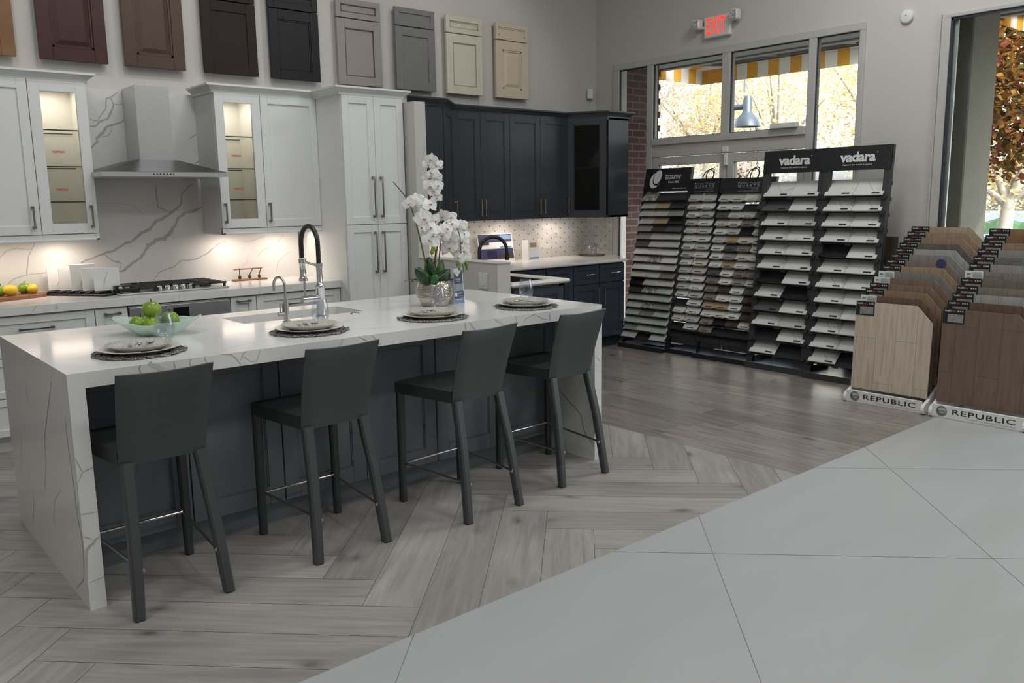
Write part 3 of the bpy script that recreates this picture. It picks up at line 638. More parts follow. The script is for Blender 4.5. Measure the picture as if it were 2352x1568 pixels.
# trees
def crown_mesh(name, clusters, n, size, mat, seed):
    rnd = random.Random(seed); V = []; F = []; T = []
    for i in range(n):
        c = rnd.choice(clusters)
        while True:
            p = Vector((rnd.uniform(-1, 1), rnd.uniform(-1, 1), rnd.uniform(-1, 1)))
            if 0.05 < p.length < 1: break
        p = Vector(c[0]) + p * c[1]; s = size * rnd.uniform(.6, 1.3)
        R = Matrix.Rotation(rnd.uniform(0, 6.28), 3, 'Z') @ Matrix.Rotation(rnd.uniform(-1.3, 1.3), 3, 'X') @ Matrix.Rotation(rnd.uniform(0, 6.28), 3, 'Z')
        b = len(V)
        for q in ((-.5, 0, 0), (0, -.36, .06), (.55, 0, 0), (0, .36, .06)): V.append(p + R @ (Vector(q) * s))
        F.append((b, b + 1, b + 2, b + 3)); T.append(rnd.random())
    me = bpy.data.meshes.new(name); me.from_pydata(V, [], F); me.materials.append(M[mat])
    a = me.attributes.new('tone', 'FLOAT', 'FACE'); a.data.foreach_set('value', T); return me
def tree(label, x, y, h, r, n, size, mat, bark, seed, lean=0.0, z0=None, cz=0.62, trunk_r=.13, dense=7):
    rnd = random.Random(seed); z0 = GZ if z0 is None else z0
    t = thing('tree', label, 'tree', (x, y, z0), group='autumn trees outside')
    cl = [((rnd.uniform(-.75, .75) * r, rnd.uniform(-.75, .75) * r, h * cz + rnd.uniform(-.6, .75) * r), r * rnd.uniform(.35, .62)) for _ in range(dense)]
    me = crown_mesh('foliage', cl, n, size, mat, seed); o = bpy.data.objects.new('foliage', me); COL.objects.link(o); o.parent = t; WM[o] = WM[t]
    b = MB(); top = (lean, 0, h * cz)
    b.tube([(0, 0, 0), (lean * .3, .03, h * .25), (lean * .6, -.02, h * .42), top], [trunk_r, trunk_r * .85, trunk_r * .7, trunk_r * .3], 9)
    for c, rr in cl: 
        m = Vector((lean * .6, 0, h * .40)).lerp(Vector(c), .5); m.z += .1
        b.tube([(lean * .6, 0, h * .40), m, c], [trunk_r * .45, trunk_r * .28, trunk_r * .08], 6)
    b.build('trunk', bark, t, local=True, smooth=60); return t
tree('pale yellow leafed tree behind the left transom pane', 15.5, 11.2, 7.8, 2.4, 9000, .075, 'leaf_pale', 'bark', 3, dense=12)
tree('pale yellow leafed tree beside the hanging barn lamp', 20.0, 12.2, 8.8, 2.6, 9000, .09, 'leaf_pale', 'bark', 5, dense=12)
tree('golden leafed tree behind the right transom pane', 16.5, 7.6, 8.0, 2.3, 9000, .075, 'leaf_gold', 'bark', 8, dense=12)
tree('golden green tree behind the narrow right entrance pane', 19.5, 6.6, 8.4, 2.4, 9000, .09, 'leaf_gold', 'bark', 11, dense=12)
tree('pale tree far behind the entrance door glass', 27.0, 15.5, 7.0, 3.2, 6000, .15, 'leaf_pale', 'barkd', 14, dense=12)
tree('white trunked yellow tree standing beyond the car park', 18.0, 3.3, 5.4, 1.7, 6000, .09, 'leaf_gold', 'bark', 21, dense=10, cz=.66, trunk_r=.17)
tree('rust and orange leafed tree close to the big window', 11.6, .25, 6.6, 2.0, 30000, .10, 'leaf_rust', 'barkd', 27, dense=20, cz=.63)
tree('pale yellow tree far beyond the car park', 29.0, 8.9, 6.6, 2.6, 5000, .15, 'leaf_pale', 'bark', 33, dense=10)
b = MB(); rnd = random.Random(4)
b.surf(lambda u, v: (35 + 1.3 * math.sin(PI * v) * .0 - 0.8 * math.cos(PI * v), -10 + 50 * u, GZ + .12 + 1.35 * math.sin(PI * v) * (0.9 + .1 * math.sin(u * 190) * math.sin(u * 77))), 200, 8)
o = b.build('hedge', 'hedge'); tag(o, 'long clipped green hedge beyond the car park', 'hedge')
def car(label, x, y, rz, mat, scale=1.0):
    t = thing('car', label, 'car', (x, y, GZ), rz)
    L, Wd = 4.4, 1.78
    prof = [(-2.2, .35), (-2.2, .72), (-1.95, .86), (-1.15, .93), (-.55, 1.38), (.75, 1.42), (1.5, .98), (2.12, .93), (2.2, .6), (2.2, .35)]
    b = MB(); b.prism(prof, 'y', -Wd / 2, Wd / 2); b.build('body', mat, t, local=True)
    b = MB(); b.prism([(-1.0, .95), (-.52, 1.33), (.70, 1.36), (1.35, .98)], 'y', -Wd / 2 - .006, Wd / 2 + .006)
    b.quad([(-1.13, -.75, .955), (-1.13, .75, .955), (-.585, .7, 1.37), (-.585, -.7, 1.37)]); b.quad([(1.49, -.75, 1.0), (1.49, .75, 1.0), (.80, .7, 1.40), (.80, -.7, 1.40)]); b.build('window_glass', 'blackg', t, local=True)
    for sx in (-1.35, 1.35):
        for sy in (-.8, .8):
            b = MB(); b.tube([(sx, sy - .1, .33), (sx, sy + .1, .33)], .33, 18); b.build('wheel', 'black', t, local=True, smooth=40)
    return t
M['carw'] = simple('white_car_paint', (0.62, 0.64, 0.66), 0.2, var=0.02); M['cars'] = simple('blue_car_paint', (0.10, 0.14, 0.20), 0.25, var=0.02)
car('white parked car seen past the left flooring display', 15.0, 2.67, 1.2, 'carw'); car('dark blue parked car at the right edge of the big window', 21.0, 4.1, 1.3, 'cars')

# ------------------------------------------------------------------ cabinet parts
def shaker(b, x0, x1, z0, z1, y, t=.02, fr=.058, rec=.009, glass=False, rail=None, mi=0, inner=0.0):
    """front faces -y at y; door thickness t"""
    rl = rail or fr; e = .0018
    b.box(x0, x0 + fr, y, y + t, z0, z1, e, mi); b.box(x1 - fr, x1, y, y + t, z0, z1, e, mi)
    b.box(x0 + fr, x1 - fr, y, y + t, z0, z0 + rl, e, mi); b.box(x0 + fr, x1 - fr, y, y + t, z1 - rl, z1, e, mi)
    if not glass: b.box(x0 + fr, x1 - fr, y + rec, y + t, z0 + rl, z1 - rl, 0, mi)
    if inner: 
        for (a0, a1, c0, c1) in ((x0 + fr, x0 + fr + inner, z0 + rl, z1 - rl), (x1 - fr - inner, x1 - fr, z0 + rl, z1 - rl), (x0 + fr, x1 - fr, z0 + rl, z0 + rl + inner), (x0 + fr, x1 - fr, z1 - rl - inner, z1 - rl)):
            b.box(a0, a1, y + rec * .45, y + t, c0, c1, .0015, mi)
def vpull(parent, x, z0, z1, y, mat='pull', r=.006, sq=True):
    b = MB(); d = .03
    if sq: b.box(x - .0055, x + .0055, y - d - .004, y - d + .006, z0, z1, .002); b.box(x - .008, x + .008, y - d, y, z0, z0 + .018, .002); b.box(x - .008, x + .008, y - d, y, z1 - .018, z1, .002)
    else: b.tube([(x, y - d, z0), (x, y - d, z1)], r, 8); b.tube([(x, y, z0 + .02), (x, y - d, z0 + .02)], r * .8, 6); b.tube([(x, y, z1 - .02), (x, y - d, z1 - .02)], r * .8, 6)
    return b.build('handle', mat, parent, smooth=40)
def hpull(parent, x0, x1, z, y, mat='pull', sq=True, r=.006):
    b = MB(); d = .03
    if sq: b.box(x0, x1, y - d - .004, y - d + .006, z - .0055, z + .0055, .002); b.box(x0, x0 + .018, y - d, y, z - .008, z + .008, .002); b.box(x1 - .018, x1, y - d, y, z - .008, z + .008, .002)
    else: b.tube([(x0, y - d, z), (x1, y - d, z)], r, 8); b.tube([(x0 + .02, y, z), (x0 + .02, y - d, z)], r * .8, 6); b.tube([(x1 - .02, y, z), (x1 - .02, y - d, z)], r * .8, 6)
    return b.build('handle', mat, parent, smooth=40)
def hollow(b, x0, x1, y0, y1, z0, z1, t=.018):
    b.box(x0, x0 + t, y0, y1, z0, z1); b.box(x1 - t, x1, y0, y1, z0, z1); b.box(x0 + t, x1 - t, y0, y1, z0, z0 + t); b.box(x0 + t, x1 - t, y0, y1, z1 - t, z1); b.box(x0 + t, x1 - t, y1 - t, y1, z0 + t, z1 - t)

# ---------------------------------------------------------------- white kitchen wall
YB = 3.19
bs = MB(); bs.box(-1.3, 2.515, YB, YW - .001, .80, 2.318)
Vn = dict(u=(1, 0, 0), v=(0, 0, 1), nrm=(0, YB - .0008, 0))
for pts, w, k in (
    ([(0.848, 1.118), (1.004, 1.177), (1.065, 1.19), (1.129, 1.224), (1.214, 1.263), (1.281, 1.314), (1.335, 1.339), (1.393, 1.397), (1.448, 1.418), (1.494, 1.449), (1.541, 1.481), (1.576, 1.514), (1.588, 1.59), (1.666, 1.667)], .021, 1),
    ([(1.404, 1.661), (1.402, 1.57), (1.412, 1.494), (1.495, 1.455)], .010, 1), ([(0.987, 1.528), (1.135, 1.526), (1.235, 1.513), (1.293, 1.454), (1.30, 1.39)], .005, 2),
    ([(1.03, 1.02), (1.124, 1.048), (1.189, 1.092), (1.255, 1.132), (1.291, 1.184), (1.315, 1.221), (1.371, 1.251), (1.436, 1.265), (1.483, 1.307), (1.52, 1.361), (1.56, 1.42), (1.60, 1.445), (1.684, 1.467), (1.731, 1.494)], .025, 1),
    ([(1.336, 0.962), (1.373, 1.015), (1.496, 1.057), (1.543, 1.093), (1.655, 1.098), (1.75, 1.138), (1.835, 1.204), (1.909, 1.228)], .009, 1),
    ([(.2, 1.10), (0.358, 1.181), (0.397, 1.224), (0.46, 1.24), (0.529, 1.227), (0.558, 1.251)], .012, 2), ([(0.574, 1.27), (0.525, 1.182), (0.504, 1.058), (0.431, 1.038), (0.384, 1.001)], .008, 1), ([(0.504, 1.058), (0.64, 1.064), (.75, 1.075)], .006, 1),
    ([(1.004, 1.172), (1.059, 1.121), (1.118, 1.102), (1.11, 1.065)], .009, 1),
    ([(0.95, 1.88), (0.989, 1.914), (1.03, 1.952), (1.03, 1.979), (1.074, 2.026), (1.108, 2.064), (1.158, 2.08), (1.186, 2.091), (1.24, 2.12)], .017, 1),
    ([(0.94, 2.062), (0.99, 2.059), (1.029, 2.061), (1.058, 2.094), (1.112, 2.115), (1.127, 2.138), (1.155, 2.195), (1.161, 2.222), (1.147, 2.262)], .014, 1),
    ([(0.99, 2.113), (1.023, 2.099), (1.054, 2.103), (1.061, 2.126), (1.11, 2.188), (1.116, 2.256), (1.152, 2.267), (1.195, 2.302)], .008, 1), ([(1.161, 2.222), (1.19, 2.218), (1.235, 2.225)], .005, 1),
    ([(1.061, 1.989), (1.106, 2.0), (1.136, 2.038), (1.134, 2.061)], .006, 1), ([(1.673, 1.993), (1.747, 2.038)], .010, 1), ([(1.705, 1.82), (1.763, 1.846)], .016, 1),
    ([(2.037, 1.208), (2.135, 1.226), (2.229, 1.253)], .009, 2), ([(2.147, 1.09), (2.2, 1.14), (2.295, 1.169), (2.387, 1.253)], .010, 2), ([(2.0, 1.0), (2.06, 1.05), (2.08, 1.12)], .005, 2), ([(2.30, .95), (2.33, 1.05), (2.44, 1.12)], .006, 2),
    ([(1.02, 1.0), (1.06, 1.045), (1.08, .99), (1.05, .93)], .006, 1)):
    bs.strip(pts, w, mi=k, **Vn)
o = bs.build('backsplash', ['quartz', 'vein', 'vein2']); tag(o, 'white quartz slab backsplash with bold grey veins behind the range hood', 'backsplash')

ZB, ZT = 1.331, 2.304; YU = 2.834
def wall_cab(label, x0, x1, glass, hx, loc_x):
    t = thing('wall_cabinet', label, 'cabinet', ((x0 + x1) / 2, YB - .15, 1.29))
    b = MB()
    if glass: hollow(b, x0 + .001, x1 - .001, YU, YB - .001, ZB, ZT)
    else: b.box(x0 + .001, x1 - .001, YU, YB - .001, ZB, ZT)
    b.build('body', 'cabin' if glass else 'white', t)
    if glass:
        b = MB(); b.box(x0 - .0008, x0 + .002, YU, YB - .001, ZB, ZT); b.box(x1 - .002, x1 + .0008, YU, YB - .001, ZB, ZT); b.box(x0, x1, YU, YB - .001, ZB - .002, ZB + .002); b.build('side_panel', 'white', t)
    b = MB(); shaker(b, x0 + .002, x1 - .002, ZB + .004, ZT - .002, YU - .021, fr=.066 if glass else .058, glass=glass); d = b.build('door', 'white', t)
    if glass:
        b = MB(); b.box(x0 + .06, x1 - .06, YU - .010, YU - .006, ZB + .06, ZT - .06)
        pn = b.build('glass_pane', 'glass_c', d)
        b = MB(); xs = x0 + .20 - .06
        for z in (1.62, 1.86): b.text('TEMPERED', (x0 + .145, YU - .0105, z), (1, 0, 0), (0, 0, 1), w=.075, h=.014, bold=.03)
        b.build('red_sticker', 'txtr', d)
        for z in (1.542, 1.768, 1.999):
            b = MB(); b.box(x0 + .022, x1 - .022, YU + .012, YB - .03, z - .004, z + .004); b.build('glass_shelf', 'shelfg', t)
    vpull(d, hx, 1.372, 1.517, YU - .021)
    b = MB(); b.box(x0, x1, YU - .014, YU + .008, 1.298, ZB, .003); b.box(x0, x1, YU - .020, YU + .01, 1.288, 1.302, .003)
    if loc_x: b.box(loc_x - .012, loc_x + .012, YU - .02, YB - .002, 1.288, ZB, .003)
    b.build('light_rail', 'white', t); return t
mm, nt, out = _nt('shelf_glass'); 
sh_t = N(nt, 'ShaderNodeBsdfTransparent'); sh_t.inputs[0].default_value = (.965, .97, .955, 1); sh_g = N(nt, 'ShaderNodeBsdfPrincipled'); sh_g.inputs['Base Color'].default_value = (.06, .09, .07, 1); sh_g.inputs['Roughness'].default_value = .1
gm = N(nt, 'ShaderNodeNewGeometry'); sx = N(nt, 'ShaderNodeSeparateXYZ'); LK(nt, gm.outputs['Normal'], sx.inputs[0]); ab = N(nt, 'ShaderNodeMath', operation='ABSOLUTE'); LK(nt, sx.outputs['Y'], ab.inputs[0])
mxs = N(nt, 'ShaderNodeMixShader'); LK(nt, ab.outputs[0], mxs.inputs[0]); LK(nt, sh_t.outputs[0], mxs.inputs[1]); LK(nt, sh_g.outputs[0], mxs.inputs[2]); LK(nt, mxs.outputs[0], out.inputs[0]); M['shelfg'] = mm
wall_cab('white solid door wall cabinet at the far left, over the fruit board', -.02, .548, False, .506, None)
wall_cab('white glass door wall cabinet left of the range hood', .548, .893, True, .853, .881)
wall_cab('white glass door wall cabinet right of the range hood', 1.736, 2.083, True, 1.764, 1.748)
wall_cab('white solid door wall cabinet between glass cabinet and tall pantry', 2.083, 2.541, False, 2.108, None)
def crown(name, path, z0, z1, out, mat, label):
    """path: list of (x,y) front line, left to right; moulding flares outwards by out (to the right-hand side normal)"""
    prof = [(0, z0), (.012, z0), (.012, z0 + .012), (.018, z0 + .02), (out * .55, z0 + (z1 - z0) * .52), (out * .86, z0 + (z1 - z0) * .74), (out, z0 + (z1 - z0) * .78), (out, z1), (0, z1)]
    n = len(path); P = [Vector((p[0], p[1], 0)) for p in path]; nr = []
    for i in range(n):
        d1 = (P[i] - P[i - 1]).normalized() if i > 0 else None; d2 = (P[i + 1] - P[i]).normalized() if i < n - 1 else None
        n1 = Vector((d1.y, -d1.x, 0)) if d1 is not None else None; n2 = Vector((d2.y, -d2.x, 0)) if d2 is not None else None
        if n1 is None: m = n2
        elif n2 is None: m = n1
        else: m = (n1 + n2); m = m / max(m.length_squared / 2, .3)
        nr.append(m)
    b = MB(); rings = [b.vv([P[i] + nr[i] * q[0] + Vector((0, 0, q[1])) for q in prof]) for i in range(n)]; k = len(prof)
    for i in range(n - 1):
        for j in range(k): b.face([rings[i] + j, rings[i] + (j + 1) % k, rings[i + 1] + (j + 1) % k, rings[i + 1] + j])
    b.face([rings[0] + j for j in range(k)]); b.face([rings[-1] + j for j in range(k)][::-1])
    o = b.build(name, mat); return tag(o, label, 'crown moulding')
crown('crown_moulding', [(-.02, YU), (.893, YU), (.893, YB)], 2.303, 2.362, .056, 'white', 'white crown moulding on top of the left wall cabinets')
YP = 2.443
crown('crown_moulding', [(1.736, YB), (1.736, YU), (2.541, YU), (2.541, YP), (3.088, YP), (3.088, 3.0)], 2.303, 2.362, .056, 'white', 'white crown moulding over the right wall cabinets and tall pantry')
# tall pantry
t = thing('pantry_cabinet', 'tall white four door pantry cabinet with long bar handles', 'cabinet', (2.81, 2.8, 0))
b = MB(); b.box(2.541, 3.088, YP, YW - .001, .10, ZT); b.box(2.56, 3.07, YP + .06, YW - .01, 0, .10); b.build('body', 'white', t)
for x0, x1, hx in ((2.545, 2.818, 2.785), (2.821, 3.083, 2.857)):
    for z0, z1, h0, h1 in ((1.341, ZT - .003, 1.392, 1.704), (.115, 1.336, .963, 1.284)):
        b = MB(); shaker(b, x0, x1, z0, z1, YP - .021, fr=.058); d = b.build('door', 'white', t); vpull(d, hx, h0, h1, YP - .021)
# partition and half wall between the two kitchens
b = MB(); b.box(3.108, 3.212, 2.30, YW, 0, 2.275); struct(b.build('wall_partition', 'wall'), 'full height painted return between pantry and dark kitchen')
b = MB(); b.box(3.106, 3.225, 1.315, 2.30, 0, 1.062); b.box(3.1, 3.23, 1.308, 2.30, 1.062, 1.072, .003); struct(b.build('wall_half', 'wall'), 'low painted half wall behind the island')
t = thing('light_switch', 'white rocker light switch on the half wall behind the island', 'light switch', (3.105, 1.474, .935))
b = MB(); b.box(3.097, 3.1055, 1.425, 1.522, .876, .994, .003); b.build('plate', 'plastw', t)
b = MB(); b.box(3.092, 3.098, 1.447, 1.50, .90, .972, .002); b.build('rocker', 'plastw', t)

# base run, left to right
YC = 2.544; ZG = .8545
def base_unit(label, x0, x1, fronts, cat='cabinet'):
    t = thing('base_cabinet', label, cat, ((x0 + x1) / 2, 2.86, 0))
    b = MB(); b.box(x0 + .001, x1 - .001, YC + .04, YB - .002, .105, ZG - .002); b.box(x0, x1, YC + .10, YB - .05, 0, .105); b.build('body', 'white', t)
    for z0, z1, h0, h1, hz in fronts:
        b = MB(); shaker(b, x0 + .003, x1 - .003, z0, z1, YC + .018, fr=.055, rail=.045); d = b.build('drawer_front', 'white', t)
        hpull(d, h0, h1, hz, YC + .018)
    return t
base_unit('white base cabinet of wide drawers under the stone tile samples', -.02, .752, [(.60, .848, .309, .507, .768), (.35, .595, .27, .47, .52), (.112, .345, .27, .47, .27)])
base_unit('narrow white drawer base cabinet left of the built-in oven', .752, .956, [(.64, .848, .806, .908, .816), (.112, .635, .806, .908, .55)])
base_unit('narrow white drawer base cabinet right of the built-in oven', 1.652, 1.848, [(.64, .848, 1.695, 1.80, .82), (.112, .635, 1.695, 1.80, .55)])
base_unit('white base cabinet with one wide drawer beside the pantry', 1.848, 2.538, [(.655, .848, 2.09, 2.365, .77), (.38, .65, 2.09, 2.365, .56), (.112, .375, 2.09, 2.365, .28)])
t = thing('oven', 'built-in stainless steel oven under the cooktop', 'oven', (1.305, 2.86, .1))
b = MB(); b.box(.962, 1.648, YC + .03, YB - .01, .12, ZG - .004); b.box(.964, 1.646, YC + .004, YC + .03, .70, .842, .004); b.build('body', 'steel', t)
b = MB(); b.box(.964, 1.646, YC + .002, YC + .03, .13, .69, .006); d = b.build('door', 'steel', t)
b = MB(); b.box(1.06, 1.55, YC - .0005, YC + .004, .25, .56); b.build('window', 'blackg', d)
b = MB(); b.tube([(1.0, YC - .05, .645), (1.61, YC - .05, .645)], .012, 10); b.tube([(1.03, YC, .645), (1.03, YC - .05, .645)], .009, 6); b.tube([(1.58, YC, .645), (1.58, YC - .05, .645)], .009, 6); b.build('handle', 'steel', d, smooth=40)
b = MB(); b.box(1.246, 1.352, YC + .001, YC + .006, .748, .818); b.build('display', 'blackg', t)
b = MB(); b.box(-1.3, 2.54, YC, YB - .0005, .859, .914, .002)
for pts, w in (([(.39, .875), (.42, .905)], .012), ([(.52, .87), (.535, .91)], .02), ([(.98, .86), (1.0, .912)], .004), ([(1.28, .86), (1.30, .912)], .006), ([(1.62, .862), (1.63, .912)], .006), ([(1.86, .86), (1.89, .912)], .006), ([(2.1, .87), (2.13, .905)], .005)):
    b.strip(pts, w, (1, 0, 0), (0, 0, 1), (0, YC - .0006, 0), 1)
o = b.build('countertop', ['quartz', 'vein2']); tag(o, 'white quartz countertop with square front edge along the back wall', 'countertop')
# range hood
t = thing('range_hood', 'stainless steel chimney range hood with a pyramid canopy', 'range hood', (1.31, 2.95, 1.69))
HX0, HX1, HY0 = .878, 1.715, 2.60
b = MB(); b.box(1.222, 1.452, 2.90, YB - .001, 1.80, 2.325); b.build('chimney', 'steel', t)
b = MB(); lo = [(HX0, HY0, 1.732), (HX1, HY0, 1.732), (HX1, YB - .001, 1.732), (HX0, YB - .001, 1.732)]; hi = [(1.19, 2.87, 1.822), (1.47, 2.87, 1.822), (1.47, YB - .001, 1.822), (1.19, YB - .001, 1.822)]
i = b.vv(lo + hi)
for k in range(4): b.face([i + k, i + (k + 1) % 4, i + 4 + (k + 1) % 4, i + 4 + k])
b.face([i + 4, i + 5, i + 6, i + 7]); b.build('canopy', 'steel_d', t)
b = MB(); b.box(HX0, HX1, HY0, YB - .001, 1.70, 1.7325, .002); b.build('rim', 'steel', t)
b = MB()
for k in range(5): b.box(1.225 + k * .022, 1.235 + k * .022, HY0 - .002, HY0 + .002, 1.712, 1.720)
b.box(1.205, 1.212, HY0 - .002, HY0 + .002, 1.711, 1.721); b.box(1.335, 1.342, HY0 - .002, HY0 + .002, 1.711, 1.721); b.build('control_button', 'black', t)
# cooktop
t = thing('cooktop', 'stainless gas cooktop with black cast iron grates', 'cooktop', (1.32, 2.92, .914))
b = MB(); b.box(.945, 1.698, 2.665, 3.13, .914, .926, .004); b.build('tray', 'steel', t)
for x0, x1 in ((.955, 1.20), (1.205, 1.44), (1.445, 1.69)):
    b = MB(); z = .952; y0, y1 = 2.70 if x0 != 1.205 else 2.79, 3.115
    for x in (x0 + .012, x1 - .012): b.box(x - .006, x + .006, y0, y1, z - .008, z + .006, .002)
    for k in range(5): y = y0 + .006 + (y1 - y0 - .012) * k / 4; b.box(x0, x1, y - .006, y + .006, z - .006, z + .008, .002)
    xm = (x0 + x1) / 2; b.box(xm - .006, xm + .006, y0, y1, z - .006, z + .008, .002)
    for x in (x0 + .012, x1 - .012):
        for y in (y0 + .012, y1 - .012): b.box(x - .008, x + .008, y - .008, y + .008, .926, z, .002)
    b.build('grate', 'iron', t)
for bx, by, r in ((1.08, 2.80, .035), (1.08, 3.02, .045), (1.322, 2.98, .055), (1.57, 2.80, .04), (1.57, 3.02, .045)):
    b = MB(); b.lathe([(0, .022), (r * .7, .022), (r * .72, .014), (r, .012), (r, 0), (0, 0)], 20, (bx, by, .926)); b.build('burner', 'iron', t, smooth=40)
for k in range(5):
    b = MB(); b.lathe([(0, .03), (.016, .03), (.018, .026), (.019, 0), (0, 0)], 16, (1.225 + k * .055, 2.735, .926)); b.box(1.225 + k * .055 - .003, 1.225 + k * .055 + .003, 2.718, 2.752, .954, .960, .001); b.build('knob', 'chrome', t, smooth=40)

# fruit board
o = MB(); o.T = Matrix.Translation((.36, 3.03, .914)) @ Matrix.Rotation(.42, 4, 'Z')
o.prism([(-.30, -.09), (.19, -.09), (.25, -.03), (.27, 0), (.25, .03), (.19, .09), (-.30, .09)], 'z', 0, .022); fb = o.build('cutting_board', 'woodr', loc=(.36, 3.03, .914)); tag(fb, 'reddish wooden serving board with lemons and green apples', 'cutting board')
def apple(loc, r, rot, label, grp=None):
    t = thing('apple', label, 'apple', loc, 0, grp); t.rotation_euler = rot; WM[t] = Matrix.LocRotScale(Vector(loc), t.rotation_euler, None)
    b = MB(); pr = []
    for i in range(17):
        a = PI * i / 16; rr = math.sin(a) * (1 + .12 * math.cos(a)); z = -math.cos(a) * .92
        if i > 12: z -= ((i - 12) / 4) ** 2 * .22
        if i < 3: z += (1 - i / 3) * .10
        pr.append((rr * r if 0 < i < 16 else 0, z * r))
    b.lathe(pr, 22); b.build('flesh', 'apple', t, local=True, smooth=80)
    b = MB(); b.tube([(0, 0, r * .62), (.002, 0, r * .85), (.006, .002, r * 1.12)], .0022, 6); b.build('stem', 'stem', t, local=True, smooth=60); return t
def lemon(loc, r, rot, label):
    b = MB(); b.T = Matrix.Rotation(rot[2], 4, 'Z') @ Matrix.Rotation(PI / 2, 4, 'Y'); pr = []
    for i in range(19):
        a = PI * i / 18; z = -math.cos(a) * 1.28; rr = math.sin(a) * .95
        if abs(z) > 1.12: rr = max(rr * .7, 0)
        pr.append((rr * r if 0 < i < 18 else 0, z * r))
    b.lathe(pr, 18); o = b.build('lemon', 'lemon', loc=(0, 0, 0), smooth=80); o.location = loc; return tag(o, label, 'lemon')
zb = .936
apple((.315, 3.07, zb + .038), .041, (.1, .1, 0), 'green apple at the left end of the wooden fruit board'); apple((.475, 3.15, zb + .038), .041, (-.05, .15, 1), 'green apple between the two lemons on the fruit board')
lemon((.372, 3.045, zb + .037), .038, (0, 0, .45), 'larger lemon in the middle of the wooden fruit board'); lemon((.515, 3.105, zb + .033), .034, (0, 0, .9), 'smaller lemon at the right end of the fruit board')
# stone tile holder
HA, HB = Vector((.655, 3.115, .914)), Vector((.905, 2.775, .914)); hd = (HB - HA).normalized(); hn = Vector((hd.y, -hd.x, 0))
ang = math.atan2(hd.y, hd.x)
t = thing('sample_holder', 'black slotted countertop holder for five white stone tiles', 'sample holder', ((HA + HB) / 2), ang)
hl = (HB - HA).length / 2
b = MB(); b.box(-hl - .03, hl + .03, -.065, .085, 0, .014, .002)
for k in range(6): xx = -hl + .0 + k * (2 * hl - .05) / 5; b.box(xx - .021, xx + .018, -.055, .07, .014, .03, .002)
b.build('base', 'black', t, local=True)
b = MB(); b.T = Matrix.Translation((hl + .015, .05, 0)) @ Matrix.Rotation(-ang, 4, 'Z'); b.box(-.01, .105, -.035, .04, .0, .062, .003); bx = b.build('front_box', 'black', t, local=True)
b = MB(); b.T = Matrix.Translation((hl + .015, .05, 0)) @ Matrix.Rotation(-ang, 4, 'Z'); b.lathe([(0, 0), (.014, 0)], 20, (.022, 0, 0))
for q in range(len(b.v)): pass
b = MB(); b.T = Matrix.Translation((hl + .015, .05, 0)) @ Matrix.Rotation(-ang, 4, 'Z')
b.surf(lambda u, v: (.022 + v * .015 * math.cos(2 * PI * u), -.0358, .042 + v * .016 * math.sin(2 * PI * u)), 20, 1); b.build('emblem', 'txtw', bx, local=True); b = MB(); b.T = Matrix.Translation((hl + .015, .05, 0)) @ Matrix.Rotation(-ang, 4, 'Z'); b.text('QUARTZ', (.064, -.0358, .047), (1, 0, 0), (0, 0, 1), w=.034, h=.009, bold=.03); b.text('www.msisurfaces.com', (.05, -.0358, .014), (1, 0, 0), (0, 0, 1), w=.075, h=.007, bold=.01); b.build('lettering', 'txtw', bx, local=True)
WM[bx] = WM[t]
tl = ['rearmost stone tile in the black countertop holder', 'second stone tile from the back in the countertop holder', 'tallest stone tile, in the middle of the countertop holder', 'fourth stone tile from the back in the countertop holder', 'front stone tile in the countertop holder, nearest the black box']
for k in range(5):
    p = HA.lerp(HB, k / 4.6 - .02); hgt = .155 if k != 2 else .178; w = .16 if k else .15
    b = MB(); b.T = Matrix.Rotation(-.14, 4, 'Z') @ Matrix.Rotation(-.10, 4, 'X'); b.box(-.035, w - .035, -.006, .006, .0, hgt, .0015)
    if k in (0, 2): b.strip([(0.02, .03), (.04, .08), (.05, .14)], .006, (1, 0, 0), (0, 0, 1), (0, -.0066, 0), 1)
    if k == 4: b.strip([(.02, .01), (.03, .07), (.055, .13)], .006, (1, 0, 0), (0, 0, 1), (0, -.0066, 0), 1)
    o = b.build('stone_tile', ['quartz', 'vein'], loc=(0, 0, 0)); o.location = (p.x, p.y, p.z + .0305); tag(o, 'white veined ' + tl[k] if k in (0, 2, 4) else 'white ' + tl[k], 'stone tile', 'white stone tiles in the countertop holder')
# small wooden spoon rack
t = thing('spoon_rack', 'small reddish wooden rack with dark spoons on the back counter', 'spoon rack', (2.05, 3.125, .914))
b = MB(); b.T = Matrix.Translation((2.05, 3.125, .914)); b.box(-.14, .14, -.03, .03, 0, .012, .004); b.build('base_board', 'woodr', t)
b = MB(); b.T = Matrix.Translation((2.05, 3.125, .914)); b.box(-.125, .105, -.014, .014, .086, .095, .003); b.build('top_board', 'woodr', t)
for dx, l in ((-.085, .0), (-.005, .035), (.075, .02)):
    b = MB(); b.T = Matrix.Translation((2.05 + dx, 3.115, .926)); b.ball((0, 0, .016), .013, 1, .6, 1.3, 10, 7); b.tube([(0, 0, .03), (l, 0, .088)], .0035, 6); b.build('spoon', 'spoonw', t, smooth=60)

